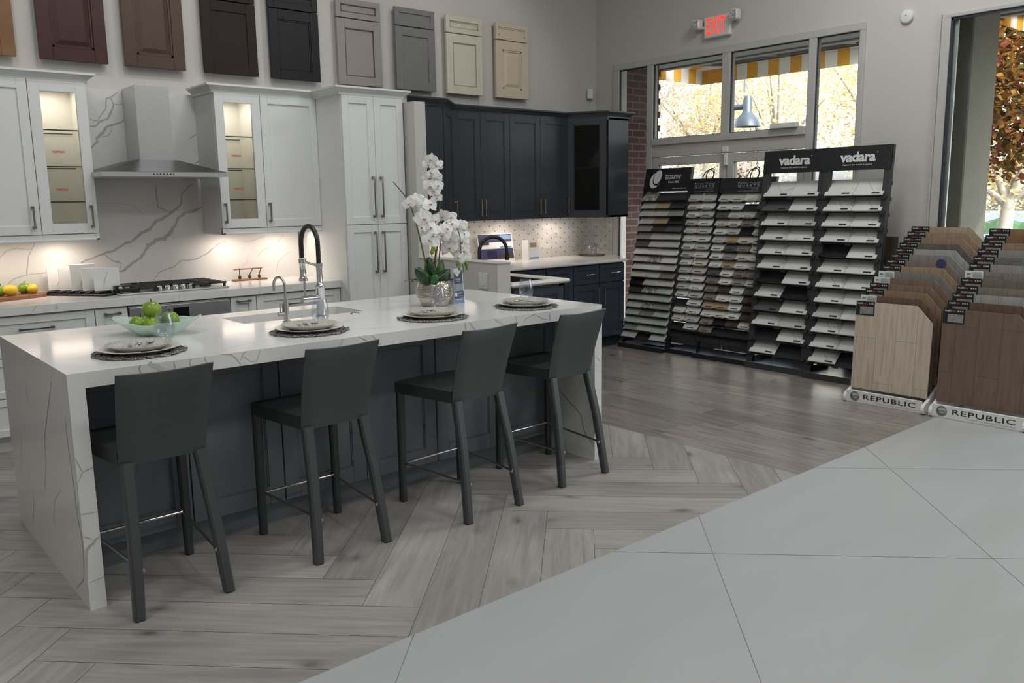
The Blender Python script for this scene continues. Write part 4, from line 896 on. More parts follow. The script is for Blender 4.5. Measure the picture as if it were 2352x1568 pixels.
# ---------------------------------------------------------------- door samples on the wall
def sample(name, label, x0, x1, mat, style, drawer=True, th=.03, line=None):
    z0, z1 = 2.50, (3.038 if drawer else 3.20)
    t = thing('door_sample', label, 'cabinet door sample', ((x0 + x1) / 2, YW - .02, z0))
    y = YW - .066
    def front(b, a, c):
        h = c - a
        if style == 'shaker': shaker(b, x0, x1, a, c, y, th, .075 if h > .3 else .045, .009)
        elif style == 'bead': shaker(b, x0, x1, a, c, y, th, .075 if h > .3 else .05, .011, inner=.010)
        elif style == 'raised' and h > .3:
            shaker(b, x0, x1, a, c, y, th, .085, .014, inner=.016)
            X0, X1, A, C_ = x0 + .135, x1 - .135, a + .135, c - .135
            i = b.vv([(X0 - .028, y + .0135, A - .028), (X1 + .028, y + .0135, A - .028), (X1 + .028, y + .0135, C_ + .028), (X0 - .028, y + .0135, C_ + .028), (X0, y + .002, A), (X1, y + .002, A), (X1, y + .002, C_), (X0, y + .002, C_)])
            for k in range(4): b.face([i + k, i + (k + 1) % 4, i + 4 + (k + 1) % 4, i + 4 + k])
            b.face([i + 4, i + 5, i + 6, i + 7])
        else: shaker(b, x0, x1, a, c, y, th, .04, .010, inner=.012)
        if line:
            fr = .075 if h > .3 else .045
            for q in ((fr, .006), ) + (((.022, .004),) if style == 'bead2' else ()):
                e = q[0]; w = q[1]
                for (u0, u1, w0, w1) in ((x0 + e, x1 - e, a + e, a + e + w), (x0 + e, x1 - e, c - e - w, c - e), (x0 + e, x0 + e + w, a + e, c - e), (x1 - e - w, x1 - e, a + e, c - e)): b.box(u0, u1, y - .0008, y + .012, w0, w1, 0, 1)
    b = MB(); front(b, z0, z1); b.box(x0 + .03, x1 - .03, y + th - .002, YW - .0005, z0 + .03, z1 - .03)
    b.build('door_panel', [mat, line or mat], t)
    if drawer:
        b = MB(); front(b, 3.046, 3.20); b.box(x0 + .03, x1 - .03, y + th - .002, YW - .0005, 3.07, 3.18); b.build('drawer_front', [mat, line or mat], t)
M['glaze'] = simple('brown_glaze_line', (0.10, 0.085, 0.07), 0.6); M['glaze2'] = simple('pale_glaze_line', (0.36, 0.31, 0.23), 0.6)
sample('a', 'golden oak raised panel door sample at the left edge of the wall row', .165, .597, 'oak', 'raised', False)
sample('b', 'dark cherry red raised panel door sample on the upper wall', .738, 1.172, 'cherry', 'raised', False)
sample('c', 'walnut brown raised panel door sample on the upper wall', 1.289, 1.718, 'walnut', 'raised', False)
sample('d', 'espresso flat panel door sample above the range hood', 1.86, 2.29, 'espresso', 'shaker')
sample('e', 'black beaded panel door sample on the upper wall', 2.402, 2.835, 'onyx', 'bead')
sample('f', 'taupe door and drawer sample with dark outlined panel above the pantry', 3.005, 3.435, 'taupe', 'shaker', line='glaze')
sample('g', 'mid grey shaker door and drawer sample above the dark cabinets', 3.585, 4.01, 'grey', 'shaker')
sample('h', 'cream door and drawer sample with fine outlined frame', 4.138, 4.56, 'cream', 'bead', line='glaze2')
sample('i', 'beige raised panel door and drawer sample, last in the row', 4.73, 5.145, 'beige', 'raised', line=None)

# ---------------------------------------------------------------- dark kitchen
DZ0, DZ1 = 1.325, 2.286; DY = 2.842
def rotbuild(cx, cy, a): return Matrix.Translation((cx, cy, 0)) @ Matrix.Rotation(a, 4, 'Z')
def dark_double(label, x0, xm, x1, hs):
    t = thing('wall_cabinet', label, 'cabinet', ((x0 + x1) / 2, 3.08, DZ0))
    b = MB(); b.box(x0, x1, DY, YW - .001, DZ0, DZ1); b.build('body', 'navy', t)
    for (a, c), hx in zip(((x0 + .002, xm - .0015), (xm + .0015, x1 - .002)), hs):
        b = MB(); shaker(b, a, c, DZ0 + .003, DZ1 - .002, DY - .021, fr=.062, inner=.008); d = b.build('door', 'navy', t); vpull(d, hx, 1.365, 1.517, DY - .021, 'bronze', .0055, False)
dark_double('dark navy double door wall cabinet on the left of the pair', 3.856, 4.172, 4.519, (4.15, 4.20))
dark_double('dark navy double door wall cabinet on the right of the pair', 4.519, 4.906, 5.284, (4.878, 4.936))
def diag(label, p_side0, p_side1, p_diag, glass, right):
    """corner cabinet: end panel p_side0->p_side1 (faces -y), diagonal front p_side1->p_diag"""
    t = thing('corner_cabinet', label, 'cabinet', (p_side1[0], 3.0, DZ0))
    if right: poly = [p_diag, p_side1, p_side0, (p_side0[0], YW - .002), (p_diag[0], YW - .002)]
    else: poly = [p_side0, p_side1, p_diag, (p_diag[0], YW - .002), (p_side0[0], YW - .002)]
    b = MB()
    if not glass: b.prism(poly, 'z', DZ0, DZ1)
    else:
        n = len(poly)
        b.prism(poly, 'z', DZ0, DZ0 + .02); b.prism(poly, 'z', DZ1 - .02, DZ1)
        for k in range(2, n):
            a, c = poly[k], poly[(k + 1) % n]; b.quad([(a[0], a[1], DZ0), (c[0], c[1], DZ0), (c[0], c[1], DZ1), (a[0], a[1], DZ1)])
        b.box(p_side1[0] + .02, p_side0[0] - .001, p_side1[1], p_side1[1] + .018, DZ0, DZ1)
        b.prism([(p[0] * .96 + .04 * 5.6, p[1] * .96 + .04 * 2.95) for p in poly], 'z', 1.80, 1.815)
    b.build('body', 'navy', t)
    A, B_ = (Vector(p_diag), Vector(p_side1)) if right else (Vector(p_side1), Vector(p_diag))
    d = B_ - A; L = d.length; a = math.atan2(d.y, d.x)
    b = MB(); b.T = Matrix.Translation((A.x, A.y, 0)) @ Matrix.Rotation(a, 4, 'Z'); shaker(b, .004, L - .004, DZ0 + .003, DZ1 - .002, -.021, fr=.062, glass=glass, inner=.008); dd = b.build('door', 'navy', t)
    if glass:
        b = MB(); b.T = Matrix.Translation((A.x, A.y, 0)) @ Matrix.Rotation(a, 4, 'Z'); b.box(.06, L - .06, -.012, -.008, DZ0 + .06, DZ1 - .06); b.build('glass_pane', 'glass_d', dd)
    b = MB(); b.T = Matrix.Translation((A.x, A.y, 0)) @ Matrix.Rotation(a, 4, 'Z'); x = .03 if right else L - .03
    b.tube([(x, -.05, 1.365), (x, -.05, 1.517)], .0055, 8); b.tube([(x, -.02, 1.385), (x, -.05, 1.385)], .0045, 6); b.tube([(x, -.02, 1.497), (x, -.05, 1.497)], .0045, 6); b.build('handle', 'bronze', dd, smooth=40)
    return t
diag('dark navy corner wall cabinet beside the painted partition', (3.213, 2.555), (3.566, 2.555), (3.856, DY), False, False)
diag('dark navy diagonal corner cabinet with smoked glass door by the window', (5.80, 2.50), (5.492, 2.50), (5.284, DY), True, True)
crown('crown_moulding', [(3.213, 2.555), (3.566, 2.555), (3.856, DY), (5.284, DY), (5.492, 2.50), (5.80, 2.50), (5.80, 3.3)], 2.284, 2.346, .05, 'navy', 'dark navy crown moulding along the dark wall cabinets')
DZG = .866
def dark_base(label, x0, x1, door_n, hs, drawer_h):
    t = thing('base_cabinet', label, 'cabinet', ((x0 + x1) / 2, 2.9, 0))
    b = MB(); b.box(x0, x1, 2.55, YW - .03, .12, DZG); b.box(x0, x1, 2.61, YW - .03, 0, .12); b.build('body', 'navy2', t)
    if drawer_h:
        b = MB(); shaker(b, x0 + .004, x1 - .004, .678, DZG - .006, 2.529, fr=.05, rail=.045, inner=.008); d = b.build('drawer_front', 'navy2', t); hpull(d, *drawer_h, .772, 2.529, 'chrome', False)
    zt = .672 if drawer_h else DZG - .006
    w = (x1 - x0) / door_n
    for k in range(door_n):
        b = MB(); shaker(b, x0 + k * w + .004, x0 + (k + 1) * w - .004, .125, zt, 2.529, fr=.06, inner=.008); d = b.build('door', 'navy2', t)
        if hs[k]: vpull(d, hs[k], .45, .64, 2.529, 'bronze', .006, False)
dark_base('dark navy base cabinet with chrome drawer pull beside the stone rack', 5.425, 5.79, 1, (5.475,), (5.565, 5.70))
dark_base('dark navy base cabinet left of the chrome pulled end cabinet', 5.06, 5.42, 1, (5.385,), (5.20, 5.335))
dark_base('dark navy plain base cabinet behind the small sink counter', 4.70, 5.056, 1, (None,), None)
dark_base('dark navy corner base cabinet behind the half wall', 3.84, 4.696, 2, (None, None), None)
b = MB()
b.T = Matrix.Identity(4)
b.prism([(2.52, DZG + .004), (2.50, DZG + .008), (2.496, DZG + .018), (2.50, DZG + .028), (2.515, DZG + .034), (YW - .012, DZG + .034), (YW - .012, DZG + .004)], 'x', 3.215, 5.80)
b.prism([(5.80, 2.52), (XW - .005, 3.02), (XW - .005, YW - .012), (5.80, YW - .012)], 'z', DZG + .004, DZG + .034)
o = b.build('countertop', 'dquartz'); tag(o, 'plain white bullnose countertop on the dark cabinets', 'countertop')
b = MB(); b.box(3.213, XW - .001, YW - .011, YW, .90, 1.323); o = b.build('backsplash', 'mosaic'); tag(o, 'pale stone mosaic backsplash with dark dots under the dark cabinets', 'backsplash')
b = MB(); b.box(XW - .011, XW, 3.085, YW - .012, .90, 1.323); b.box(XW - .014, XW, 3.05, 3.085, .90, 1.323); o = b.build('backsplash', 'mosaic'); tag(o, 'short mosaic backsplash return on the window wall', 'backsplash')
# peninsula with sink
PZ0, PZ1 = .882, .914
pen = thing('peninsula_counter', 'small white bullnose peninsula counter around a brown sink', 'countertop', (3.5, 1.8, .88))
b = MB()
def bull(b, x0, x1, y0, y1):
    b.box(x0, x1, y0, y1, PZ0, PZ1, .013)
bull(b, 3.231, 3.82, 1.295, 1.40); bull(b, 3.72, 3.82, 1.38, 2.50); bull(b, 3.231, 3.30, 1.38, 2.50); bull(b, 3.29, 3.73, 2.16, 2.50); b.build('slab', 'dquartz', pen)
b = MB(); b.box(3.295, 3.725, 1.395, 1.40, .70, .90); b.box(3.295, 3.725, 2.155, 2.16, .70, .90); b.box(3.295, 3.30, 1.395, 2.16, .70, .90); b.box(3.72, 3.725, 1.395, 2.16, .70, .90); b.box(3.295, 3.725, 1.395, 2.16, .695, .70)
o = b.build('sink', 'sinkb'); tag(o, 'dark brown undermount sink in the small peninsula counter', 'sink')
t = thing('base_cabinet', 'dark navy cabinet under the small sink peninsula', 'cabinet', (3.5, 1.8, 0))
b = MB(); b.box(3.232, 3.79, 1.34, 2.52, .1, .69); b.box(3.232, 3.79, 1.34, 1.39, .69, .88); b.box(3.73, 3.79, 1.34, 2.52, .69, .88); b.box(3.24, 3.75, 1.40, 2.5, 0, .1); b.build('body', 'navy2', t)
b = MB(); b.T = Matrix.Translation((3.79, 0, 0)) @ Matrix.Rotation(PI / 2, 4, 'Z'); shaker(b, 1.36, 1.90, .13, .86, -.021, fr=.06, inner=.008); b.build('door', 'navy2', t)
b = MB(); b.T = Matrix.Translation((0, 0, 0)); shaker(b, 3.26, 3.76, .13, .86, 1.319, fr=.06, inner=.008); b.build('end_panel', 'navy2', t)
t = thing('faucet', 'matte black gooseneck faucet behind the half wall', 'faucet', (3.265, 1.72, .914))
pts = [(3.265, 1.72, .914), (3.265, 1.72, 1.13)] + [(3.265 + .11 * (1 - math.cos(a)), 1.72 - .03 * (1 - math.cos(a)), 1.13 + .105 * math.sin(a)) for a in [PI * k / 12 for k in range(1, 12)]] + [(3.485, 1.66, 1.12), (3.487, 1.66, 1.075)]
pts = [(p[0], p[1], p[2] - .0) for p in pts]
b = MB(); b.tube(pts, .0135, 12); b.build('spout', 'black', t, smooth=60)
b = MB(); b.lathe([(.028, 0), (.028, .012), (.02, .02), (.018, .06)], 18, (3.265, 1.72, .914)); b.build('base', 'black', t, smooth=40)
b = MB(); b.tube([(3.487, 1.66, 1.10), (3.487, 1.66, 1.055)], .017, 12); b.build('spray_head', 'black', t, smooth=40)
t = thing('soap_dispenser', 'small black dispenser to the left of the black faucet', 'soap dispenser', (3.262, 1.86, .914)); b = MB(); b.tube([(3.262, 1.86, .914), (3.262, 1.86, 1.085)], .012, 10); b.build('pump', 'black', t, smooth=40)
# leaflets on the dark counter
cz = DZG + .034
t = thing('brochure', 'large kitchen photo brochure leaning on the mosaic backsplash', 'brochure', (4.66, 3.2, cz))
B0 = Matrix.Translation((4.66, 3.19, cz)) @ Matrix.Rotation(-.05, 4, 'Z') @ Matrix.Rotation(-.22, 4, 'X')
def sheet(name, mat, x0, x1, z0, z1, y, parent, th=.002): 
    b = MB(); b.T = B0; b.box(x0, x1, y, y + th, z0, z1); return b.build(name, mat, parent)
sheet('cover', 'paper', -.215, .215, 0, .285, 0, t)
for (x0, x1, z0, z1, mt) in ((-.21, .21, .205, .28, 'navyp'), (-.21, -.05, .12, .2, 'paper'), (-.21, .21, .03, .13, 'navyp'), (.02, .21, .03, .10, 'st_brown'), (-.2, -.02, .165, .205, 'st_brown'), (.03, .18, .135, .15, 'grey'), (-.05, .0, .17, .215, 'paper')):
    pass
b = MB(); b.T = B0
for (x0, x1, z0, z1, k) in ((-.205, .205, .20, .278, 0), (-.205, -.08, .175, .21, 1), (-.205, .205, .03, .135, 0), (.02, .205, .03, .085, 1), (.05, .19, .14, .156, 2), (-.12, .0, .04, .12, 0), (.06, .2, .225, .265, 2)):
    b.box(x0, x1, -.001 - k * .0004, 0, z0, z1, 0, k)
b.build('printed_picture', ['navyp', 'st_brown', 'bluep'], t)
t = thing('leaflet', 'small white folded leaflet standing on the dark kitchen counter', 'leaflet', (5.08, 3.14, cz))
b = MB(); b.T = Matrix.Translation((5.08, 3.12, cz)) @ Matrix.Rotation(-.12, 4, 'X'); b.box(-.075, .075, 0, .002, 0, .205); b.T = Matrix.Translation((5.0, 3.12, cz)) @ Matrix.Rotation(1.9, 4, 'Z'); b.box(0, .07, 0, .002, 0, .205); b.build('cover', 'paper', t)
b = MB(); b.T = Matrix.Translation((5.08, 3.12, cz)) @ Matrix.Rotation(-.12, 4, 'X'); b.box(-.045, .045, -.001, 0, .13, .175, 0, 0); b.box(-.06, .065, -.001, 0, .015, .03, 0, 1); b.build('printed_logo', ['bronzep', 'bluep'] if 'bronzep' in M else ['st_tan', 'bluep'], t)
t = thing('cloche', 'small glass cloche with a brass knob on the copper tray', 'cloche', (5.93, 3.13, cz + .012))
b = MB(); b.lathe([(.085, 0), (.088, .05), (.075, .10), (.045, .128), (0, .138)], 24, (5.93, 3.13, cz + .012)); b.build('dome', 'gware', t, smooth=60)
b = MB(); b.lathe([(0, .136), (.006, .138), (.006, .15), (.014, .158), (.014, .166), (0, .17)], 14, (5.93, 3.13, cz + .012)); b.build('knob', 'bronze', t, smooth=50)
M['copper'] = simple('copper', (0.55, 0.30, 0.18), 0.25, 1.0)
b = MB(); b.lathe([(0, 0), (.13, 0), (.15, .012), (.146, .012), (.128, .004), (0, .004)], 30, (0, 0, 0)); o = b.build('serving_tray', 'copper', loc=(0, 0, 0), smooth=40); o.location = (5.93, 3.13, cz); tag(o, 'round copper tray in the corner of the dark kitchen counter', 'tray')
t = thing('tumbler', 'small drinking glass beside the cloche on the copper tray', 'glass', (5.84, 3.06, cz + .005)); b = MB(); b.lathe([(0, .002), (.028, .002), (.033, .085), (.031, .085), (.027, .006), (0, .006)], 18, (5.84, 3.06, cz + .005)); b.build('body', 'gware', t, smooth=50)
# picture behind the orchid
t = thing('picture_frame', 'dark framed leaf picture standing behind the half wall', 'picture', (3.60, 2.75, cz))
b = MB(); b.T = Matrix.Translation((3.46, 2.85, cz)) @ Matrix.Rotation(-.1, 4, 'X'); b.box(-.13, .13, 0, .02, 0, .30, .003); f = b.build('frame', 'st_brown', t)
b = MB(); b.T = Matrix.Translation((3.46, 2.85, cz)) @ Matrix.Rotation(-.1, 4, 'X'); b.box(-.11, .11, -.001, .0, .02, .28); b.build('picture', 'leaf', t)

# ------------------------------------------------------------------ island
IL, ID, IH, TP = 2.7945, 1.2547, .914, .0588
t = thing('island_worktop', 'white veined quartz waterfall island worktop with thick mitred edges', 'worktop', (IL / 2, ID / 2, 0))
SX0, SX1, SY0, SY1 = 1.0, 1.69, .775, 1.075
b = MB(); zt0 = .8552
b.box(0, SX0, 0, ID, zt0, IH); b.box(SX1, IL, 0, ID, zt0, IH); b.box(SX0, SX1, 0, SY0, zt0, IH); b.box(SX0, SX1, SY1, ID, zt0, IH)
for pts, w, k in (([(0.258, 0.914), (0.253, 0.90), (0.258, 0.872)], .007, 1), ([(0.285, 0.914), (0.306, 0.907), (0.328, 0.889), (0.36, 0.872)], .022, 2), ([(0.383, 0.914), (0.385, 0.866)], .004, 1), ([(0.45, 0.914), (0.444, 0.899), (0.445, 0.866)], .005, 1), ([(0.503, 0.914), (0.51, 0.894), (0.519, 0.857)], .006, 1),
                  ([(0.57, 0.914), (0.615, 0.908), (0.639, 0.879), (0.651, 0.859)], .005, 1), ([(0.652, 0.877), (0.661, 0.902), (0.681, 0.914)], .004, 1), ([(0.666, 0.892), (0.692, 0.869), (0.719, 0.868), (0.739, 0.914)], .004, 1), ([(1.10, .874), (1.128, .914)], .012, 2), ([(1.203, .914), (1.24, .893), (1.262, .864)], .005, 1),
                  ([(1.272, .913), (1.321, .858)], .006, 1), ([(1.808, .914), (1.816, .858)], .004, 1), ([(1.836, .911), (1.882, .862)], .008, 1), ([(2.0, .914), (2.077, .866)], .012, 2), ([(2.139, .914), (2.158, .866)], .004, 1), ([(2.2, .865), (2.211, .89), (2.274, .908), (2.33, .88), (2.38, .868)], .005, 1), ([(2.381, .91), (2.392, .86)], .005, 1)):
    b.strip(pts, w, (1, 0, 0), (0, 0, 1), (0, -.0007, 0), k)
for pts, w in (([(.03, .32), (.2, .36), (.42, .28)], .006), ([(.1, .95), (.35, .86), (.62, .90)], .007), ([(.75, .45), (1.0, .52), (1.35, .47), (1.6, .55)], .006), ([(1.85, 1.12), (2.1, 1.0), (2.5, 1.04)], .008), ([(1.78, .70), (1.95, .78)], .006), ([(2.3, .42), (2.55, .62), (2.7, .6)], .005), ([(.62, .12), (.85, .2), (1.05, .14)], .005), ([(.25, 1.1), (.6, 1.05)], .006), ([(1.3, .2), (1.5, .12)], .005), ([(2.2, .8), (2.6, .88)], .007)):
    b.strip(pts, w, (1, 0, 0), (0, 1, 0), (0, 0, IH + .0004), 2)
b.build('top_slab', ['quartz', 'vein', 'vein2'], t)
b = MB(); b.box(0, TP, 0, ID, 0, zt0)
for pts, w, k in (([(0.25, .85), (0.303, 0.79), (0.393, 0.687), (0.492, 0.571), (0.511, 0.46), (0.607, 0.319)], .009, 1), ([(0.087, 0.745), (0.089, 0.642), (0.061, 0.482), (0.055, 0.365), (0.02, 0.276), (0.03, 0.18), (0.064, 0.105), (0.2, 0.02)], .010, 1), ([(0.86, 0.254), (0.886, 0.162), (0.946, 0.077)], .008, 1), ([(0.932, 0.328), (0.908, 0.266)], .006, 2), ([(0.755, 0.785), (0.739, 0.678)], .006, 2), ([(.3, .4), (.42, .33), (.5, .2)], .006, 2), ([(1.05, .6), (1.0, .45), (1.1, .3)], .006, 2)):
    b.strip(pts, w, (0, 1, 0), (0, 0, 1), (-.0007, 0, 0), k)
for pts, w, k in (([(0.0, 0.60), (0.021, 0.544), (0.0, 0.50)], .004, 1), ([(0.021, 0.544), (0.058, 0.554)], .004, 1), ([(0.0, 0.383), (0.059, 0.38)], .004, 1), ([(0.059, 0.287), (0.029, 0.26), (0.006, 0.242), (0.0, 0.137)], .011, 1), ([(0.0, 0.297), (0.031, 0.278)], .005, 1), ([(0.003, 0.112), (0.057, 0.12)], .004, 1)):
    b.strip(pts, w, (1, 0, 0), (0, 0, 1), (0, -.0007, 0), k)
b.build('side_panel', ['quartz', 'vein', 'vein2'], t)
b = MB(); b.box(IL - TP, IL, 0, ID, 0, zt0)
b.strip([(.40, .45), (0.273, 0.359), (0.186, 0.303), (0.113, 0.255), (0.09, 0.163), (0.007, 0.092)], .014, (0, 1, 0), (0, 0, 1), (IL - TP - .0007, 0, 0), 1)
b.strip([(IL - .05, .62), (IL - .01, .58)], .004, (1, 0, 0), (0, 0, 1), (0, -.0007, 0), 1)
b.build('side_panel', ['quartz', 'vein', 'vein2'], t)
t = thing('island_cabinet', 'slate grey island cabinet with tall framed panels behind the stools', 'cabinet', (IL / 2, .8, 0))
b = MB(); x0, x1 = TP + .001, IL - TP - .001
b.box(x0, x1, .352, SY0 - .06, .105, zt0 - .001); b.box(x0, SX0 - .06, SY0 - .06, ID - .03, .105, zt0 - .001); b.box(SX1 + .06, x1, SY0 - .06, ID - .03, .105, zt0 - .001); b.box(SX0 - .06, SX1 + .06, ID - .06, ID - .03, .105, zt0 - .001); b.box(SX0 - .06, SX1 + .06, SY0 - .06, ID - .06, .105, .55)
b.build('body', 'isl', t)
b = MB(); b.box(x0, x1, .385, .40, 0, .105); b.box(x0, x1, ID - .1, ID - .08, 0, .105); b.box(x0, x1, .378, .386, .0, .012); b.build('toe_board', 'isl', t)
b = MB(); b.box(x0, x1, .350, .3525, .106, zt0 - .002); b.build('gap_line', 'gap', t)
for (a, c) in ((.062, .522), (.527, .960), (.966, 1.409), (1.413, 1.851), (1.857, 2.296), (2.301, 2.732)):
    b = MB(); shaker(b, a, c, .112, zt0 - .004, .33, fr=.075, rec=.010, rail=.085, inner=.006); b.build('panel', 'isl', t)
b = MB(); th = .012
b.box(SX0 - .03, SX1 + .03, SY0 - .03, SY1 + .03, .60, .612); b.box(SX0 - .018, SX0 - .004, SY0 - .02, SY1 + .02, .612, zt0 - .001); b.box(SX1 + .004, SX1 + .018, SY0 - .02, SY1 + .02, .612, zt0 - .001); b.box(SX0 - .018, SX1 + .018, SY0 - .018, SY0 - .004, .612, zt0 - .001); b.box(SX0 - .018, SX1 + .018, SY1 + .004, SY1 + .018, .612, zt0 - .001)
b.box(SX0 - .004, SX1 + .004, SY1 - .012, SY1 + .004, .78, .795); 
o = b.build('sink', 'sinkw'); tag(o, 'white undermount sink set in the island worktop', 'sink')
b = MB(); b.lathe([(0, .006), (.013, .006), (.016, .004), (.024, .004), (.026, 0), (0, 0)], 20, (1.60, .715, .914)); b.build('air_switch_button', 'nickel', None, smooth=40)
tag(bpy.data.objects['air_switch_button'], 'small round chrome button in the worktop beside the sink', 'button')

# tall pull-down faucet
fx, fy = 1.40, .715
t = thing('faucet', 'tall chrome spring faucet with a black hose arch on the island', 'faucet', (fx, fy, .914))
b = MB(); b.lathe([(.030, 0), (.030, .008), (.023, .012), (.0235, .155), (.026, .158), (.026, .168), (.018, .178), (.0155, .19), (.0155, .262), (.018, .264), (.018, .285), (0, .287)], 24, (fx, fy, .914)); b.build('column', 'chrome', t, smooth=40)
R_ = .094; zc = 1.295; yc_ = fy + R_
pts = [(fx, fy, 1.20), (fx, fy, 1.25)] + [(fx, yc_ - R_ * math.cos(a), zc + R_ * 1.02 * math.sin(a)) for a in [PI * k / 18 for k in range(0, 19)]] + [(fx, fy + 2 * R_ - .001, 1.26), (fx, fy + 2 * R_, 1.22)]
b = MB(); b.tube(pts, .0125, 14); b.build('hose', 'black', t, smooth=60)
hy = fy + 2 * R_
b = MB(); b.lathe([(0, .12), (.0165, .12), (.0175, .095), (.0145, .09), (.0165, .03), (.019, .02), (.024, .008), (.024, 0), (0, 0)], 20, (fx, hy, 1.095)); b.build('spray_head', 'chrome', t, smooth=40)
b = MB(); b.tube([(fx, fy + .012, 1.185), (fx, hy - .012, 1.20)], .0062, 10); b.tube([(fx, hy, 1.192), (fx, hy, 1.212)], .021, 16); b.build('holder_arm', 'chrome', t, smooth=40)
b = MB(); b.tube([(fx - .01, fy, 1.015), (fx - .105, fy, 1.015)], .021, 18); b.tube([(fx - .088, fy, 1.03), (fx - .088, fy, 1.125)], .0055, 8); b.build('lever_valve', 'chrome', t, smooth=40)
# small water tap
gx, gy = 1.19, .69
t = thing('water_tap', 'small nickel filtered water tap with hooked spout beside the sink', 'tap', (gx, gy, .914))
b = MB(); b.lathe([(.022, 0), (.022, .004), (.0135, .006), (.0135, .112), (0, .114)], 18, (gx, gy, .914)); b.build('column', 'nickel', t, smooth=40)
pts = [(gx, gy, 1.02), (gx, gy, 1.10)] + [(gx - .012 * (1 - math.cos(a)), gy + .038 * (1 - math.cos(a)), 1.10 + .04 * math.sin(a)) for a in [PI * k / 12 for k in range(1, 13)]] + [(gx - .024, gy + .076, 1.07)]
b = MB(); b.tube(pts, .0068, 10); b.build('spout', 'nickel', t, smooth=60)
b = MB(); b.tube([(gx - .01, gy + .0, .956), (gx - .045, gy + .0, .956)], .0105, 12); b.tube([(gx - .032, gy, .96), (gx - .032, gy, 1.012)], .0042, 8); b.tube([(gx - .017, gy, .96), (gx - .017, gy, 1.008)], .0042, 8); b.build('lever', 'nickel', t, smooth=40)

# fruit bowl
BC = Vector((.575, .765, .914))
def bowlfn(u, v):
    a = 2 * PI * u; q = a + .70; tip = abs(math.cos(q)) ** 5; dip = abs(math.sin(q)) ** 3
    if v < .18: r = .062 * v / .18; z = .004
    else: s = (v - .18) / .82; r = .062 + s ** .7 * .078 + s ** 3 * (.062 * tip + .004 * dip); z = .004 + s ** 1.7 * .058 + s ** 4 * (.022 * tip + .004 * math.cos(6 * q))
    return (BC.x + r * math.cos(a), BC.y + r * math.sin(a), BC.z + z)
b = MB(); b.surf(bowlfn, 72, 16, closeu=True); o = b.build('fruit_bowl', 'bowl', smooth=80)
md = o.modifiers.new('thick', 'SOLIDIFY'); md.thickness = .004; md.offset = 1.0
tag(o, 'pale green frosted glass bowl with wavy pointed rim holding apples', 'bowl')
apple((.525, .70, .914 + .052), .042, (.1, -.2, 0), 'front green apple low in the glass bowl, below the top one'); apple((.49, .765, .914 + .056), .042, (.2, .1, 1), 'left green apple resting in the glass bowl'); apple((.645, .80, .914 + .060), .042, (.15, .1, 2), 'right green apple in the bowl, behind the drinking glass'); apple((.58, .85, .914 + .052), .040, (0, 0, 2.5), 'rear green apple hidden at the back of the glass bowl')
apple((.553, .768, .914 + .118), .044, (.05, .05, 1.4), 'largest green apple on top of the pile in the bowl')

# place settings
mats = [(.342, .282), (1.113, .290), (1.793, .250), (2.424, .238)]
gls = [(.535, .545), (1.288, .512), (2.025, .528), (2.672, .518)]
who = ['first place setting, at the left end', 'second place setting, before the tall faucet', 'third place setting, before the orchid', 'fourth place setting, at the right end']
def mk_mat():
    b = MB(); rnd = random.Random(2)
    b.lathe([(0, 0), (.172, 0), (.176, .002), (.172, .004), (0, .004)], 40)
    for j in range(70):
        r = .10 + .082 * rnd.random(); a0 = rnd.random() * 6.28; da = .5 + rnd.random() * 1.1; ph = rnd.random() * 6
        n = 9; P = []
        for k in range(n): a = a0 + da * k / (n - 1); rr = min(r + .010 * math.sin(k * 1.7 + ph), .186); P.append((rr * math.cos(a), rr * math.sin(a), .004 + .0025 * math.sin(k * 2.1 + ph) + .002))
        b.tube(P, .0022, 4)
    return b.build('placemat', 'mat', loc=(0, 0, 0))
m0 = mk_mat()
b = MB(); b.lathe([(0, .004), (.095, .004), (.10, .0), (.09, .0), (.115, .004), (.158, .016), (.160, .018), (.157, .019), (.112, .009), (0, .008)], 48); c0 = b.build('charger_plate', 'stoneware', loc=(0, 0, 0), smooth=40)
b = MB(); b.lathe([(0, .002), (.07, .0), (.085, .0), (.10, .006), (.127, .022), (.129, .025), (.125, .026), (.096, .012), (.06, .008), (0, .007)], 48); p0 = b.build('dinner_plate', 'plate', loc=(0, 0, 0), smooth=40)
b = MB(); b.lathe([(0, .004), (.022, .004), (.032, .008), (.041, .028), (.0445, .052), (.043, .075), (.037, .105), (.0335, .122), (.0322, .122), (.0355, .105), (.0415, .075), (.043, .052), (.0395, .029), (.031, .010), (.022, .0065), (0, .0065)], 36); g0 = b.build('stemless_glass', 'gware', loc=(0, 0, 0), smooth=60)
def mk_spoon():
    b = MB(); b.surf(lambda u, v: ((.075 + .026 * (2 * u - 1)), (.0165 * math.sqrt(max(0, 1 - (2 * u - 1) ** 2)) * (2 * v - 1)), .006 - .007 * (1 - (2 * u - 1) ** 2) * (1 - (2 * v - 1) ** 2)), 12, 8)
    b.tube([(.05, 0, .006), (.03, 0, .008), (-.02, 0, .005), (-.085, 0, .003)], [.0028, .0026, .003, .0042], 8); o = b.build('spoon', 'chrome', loc=(0, 0, 0), smooth=60); return o
def mk_fork():
    b = MB(); b.tube([(.045, 0, .006), (.02, 0, .008), (-.03, 0, .005), (-.09, 0, .003)], [.0028, .0026, .003, .0042], 8); b.box(.043, .062, -.0105, .0105, .004, .0062, .001)
    for k in range(4): y = -.009 + k * .006; b.box(.06, .10, y - .0016, y + .0016, .0035, .006, .0006)
    return b.build('fork', 'chrome', loc=(0, 0, 0), smooth=40)
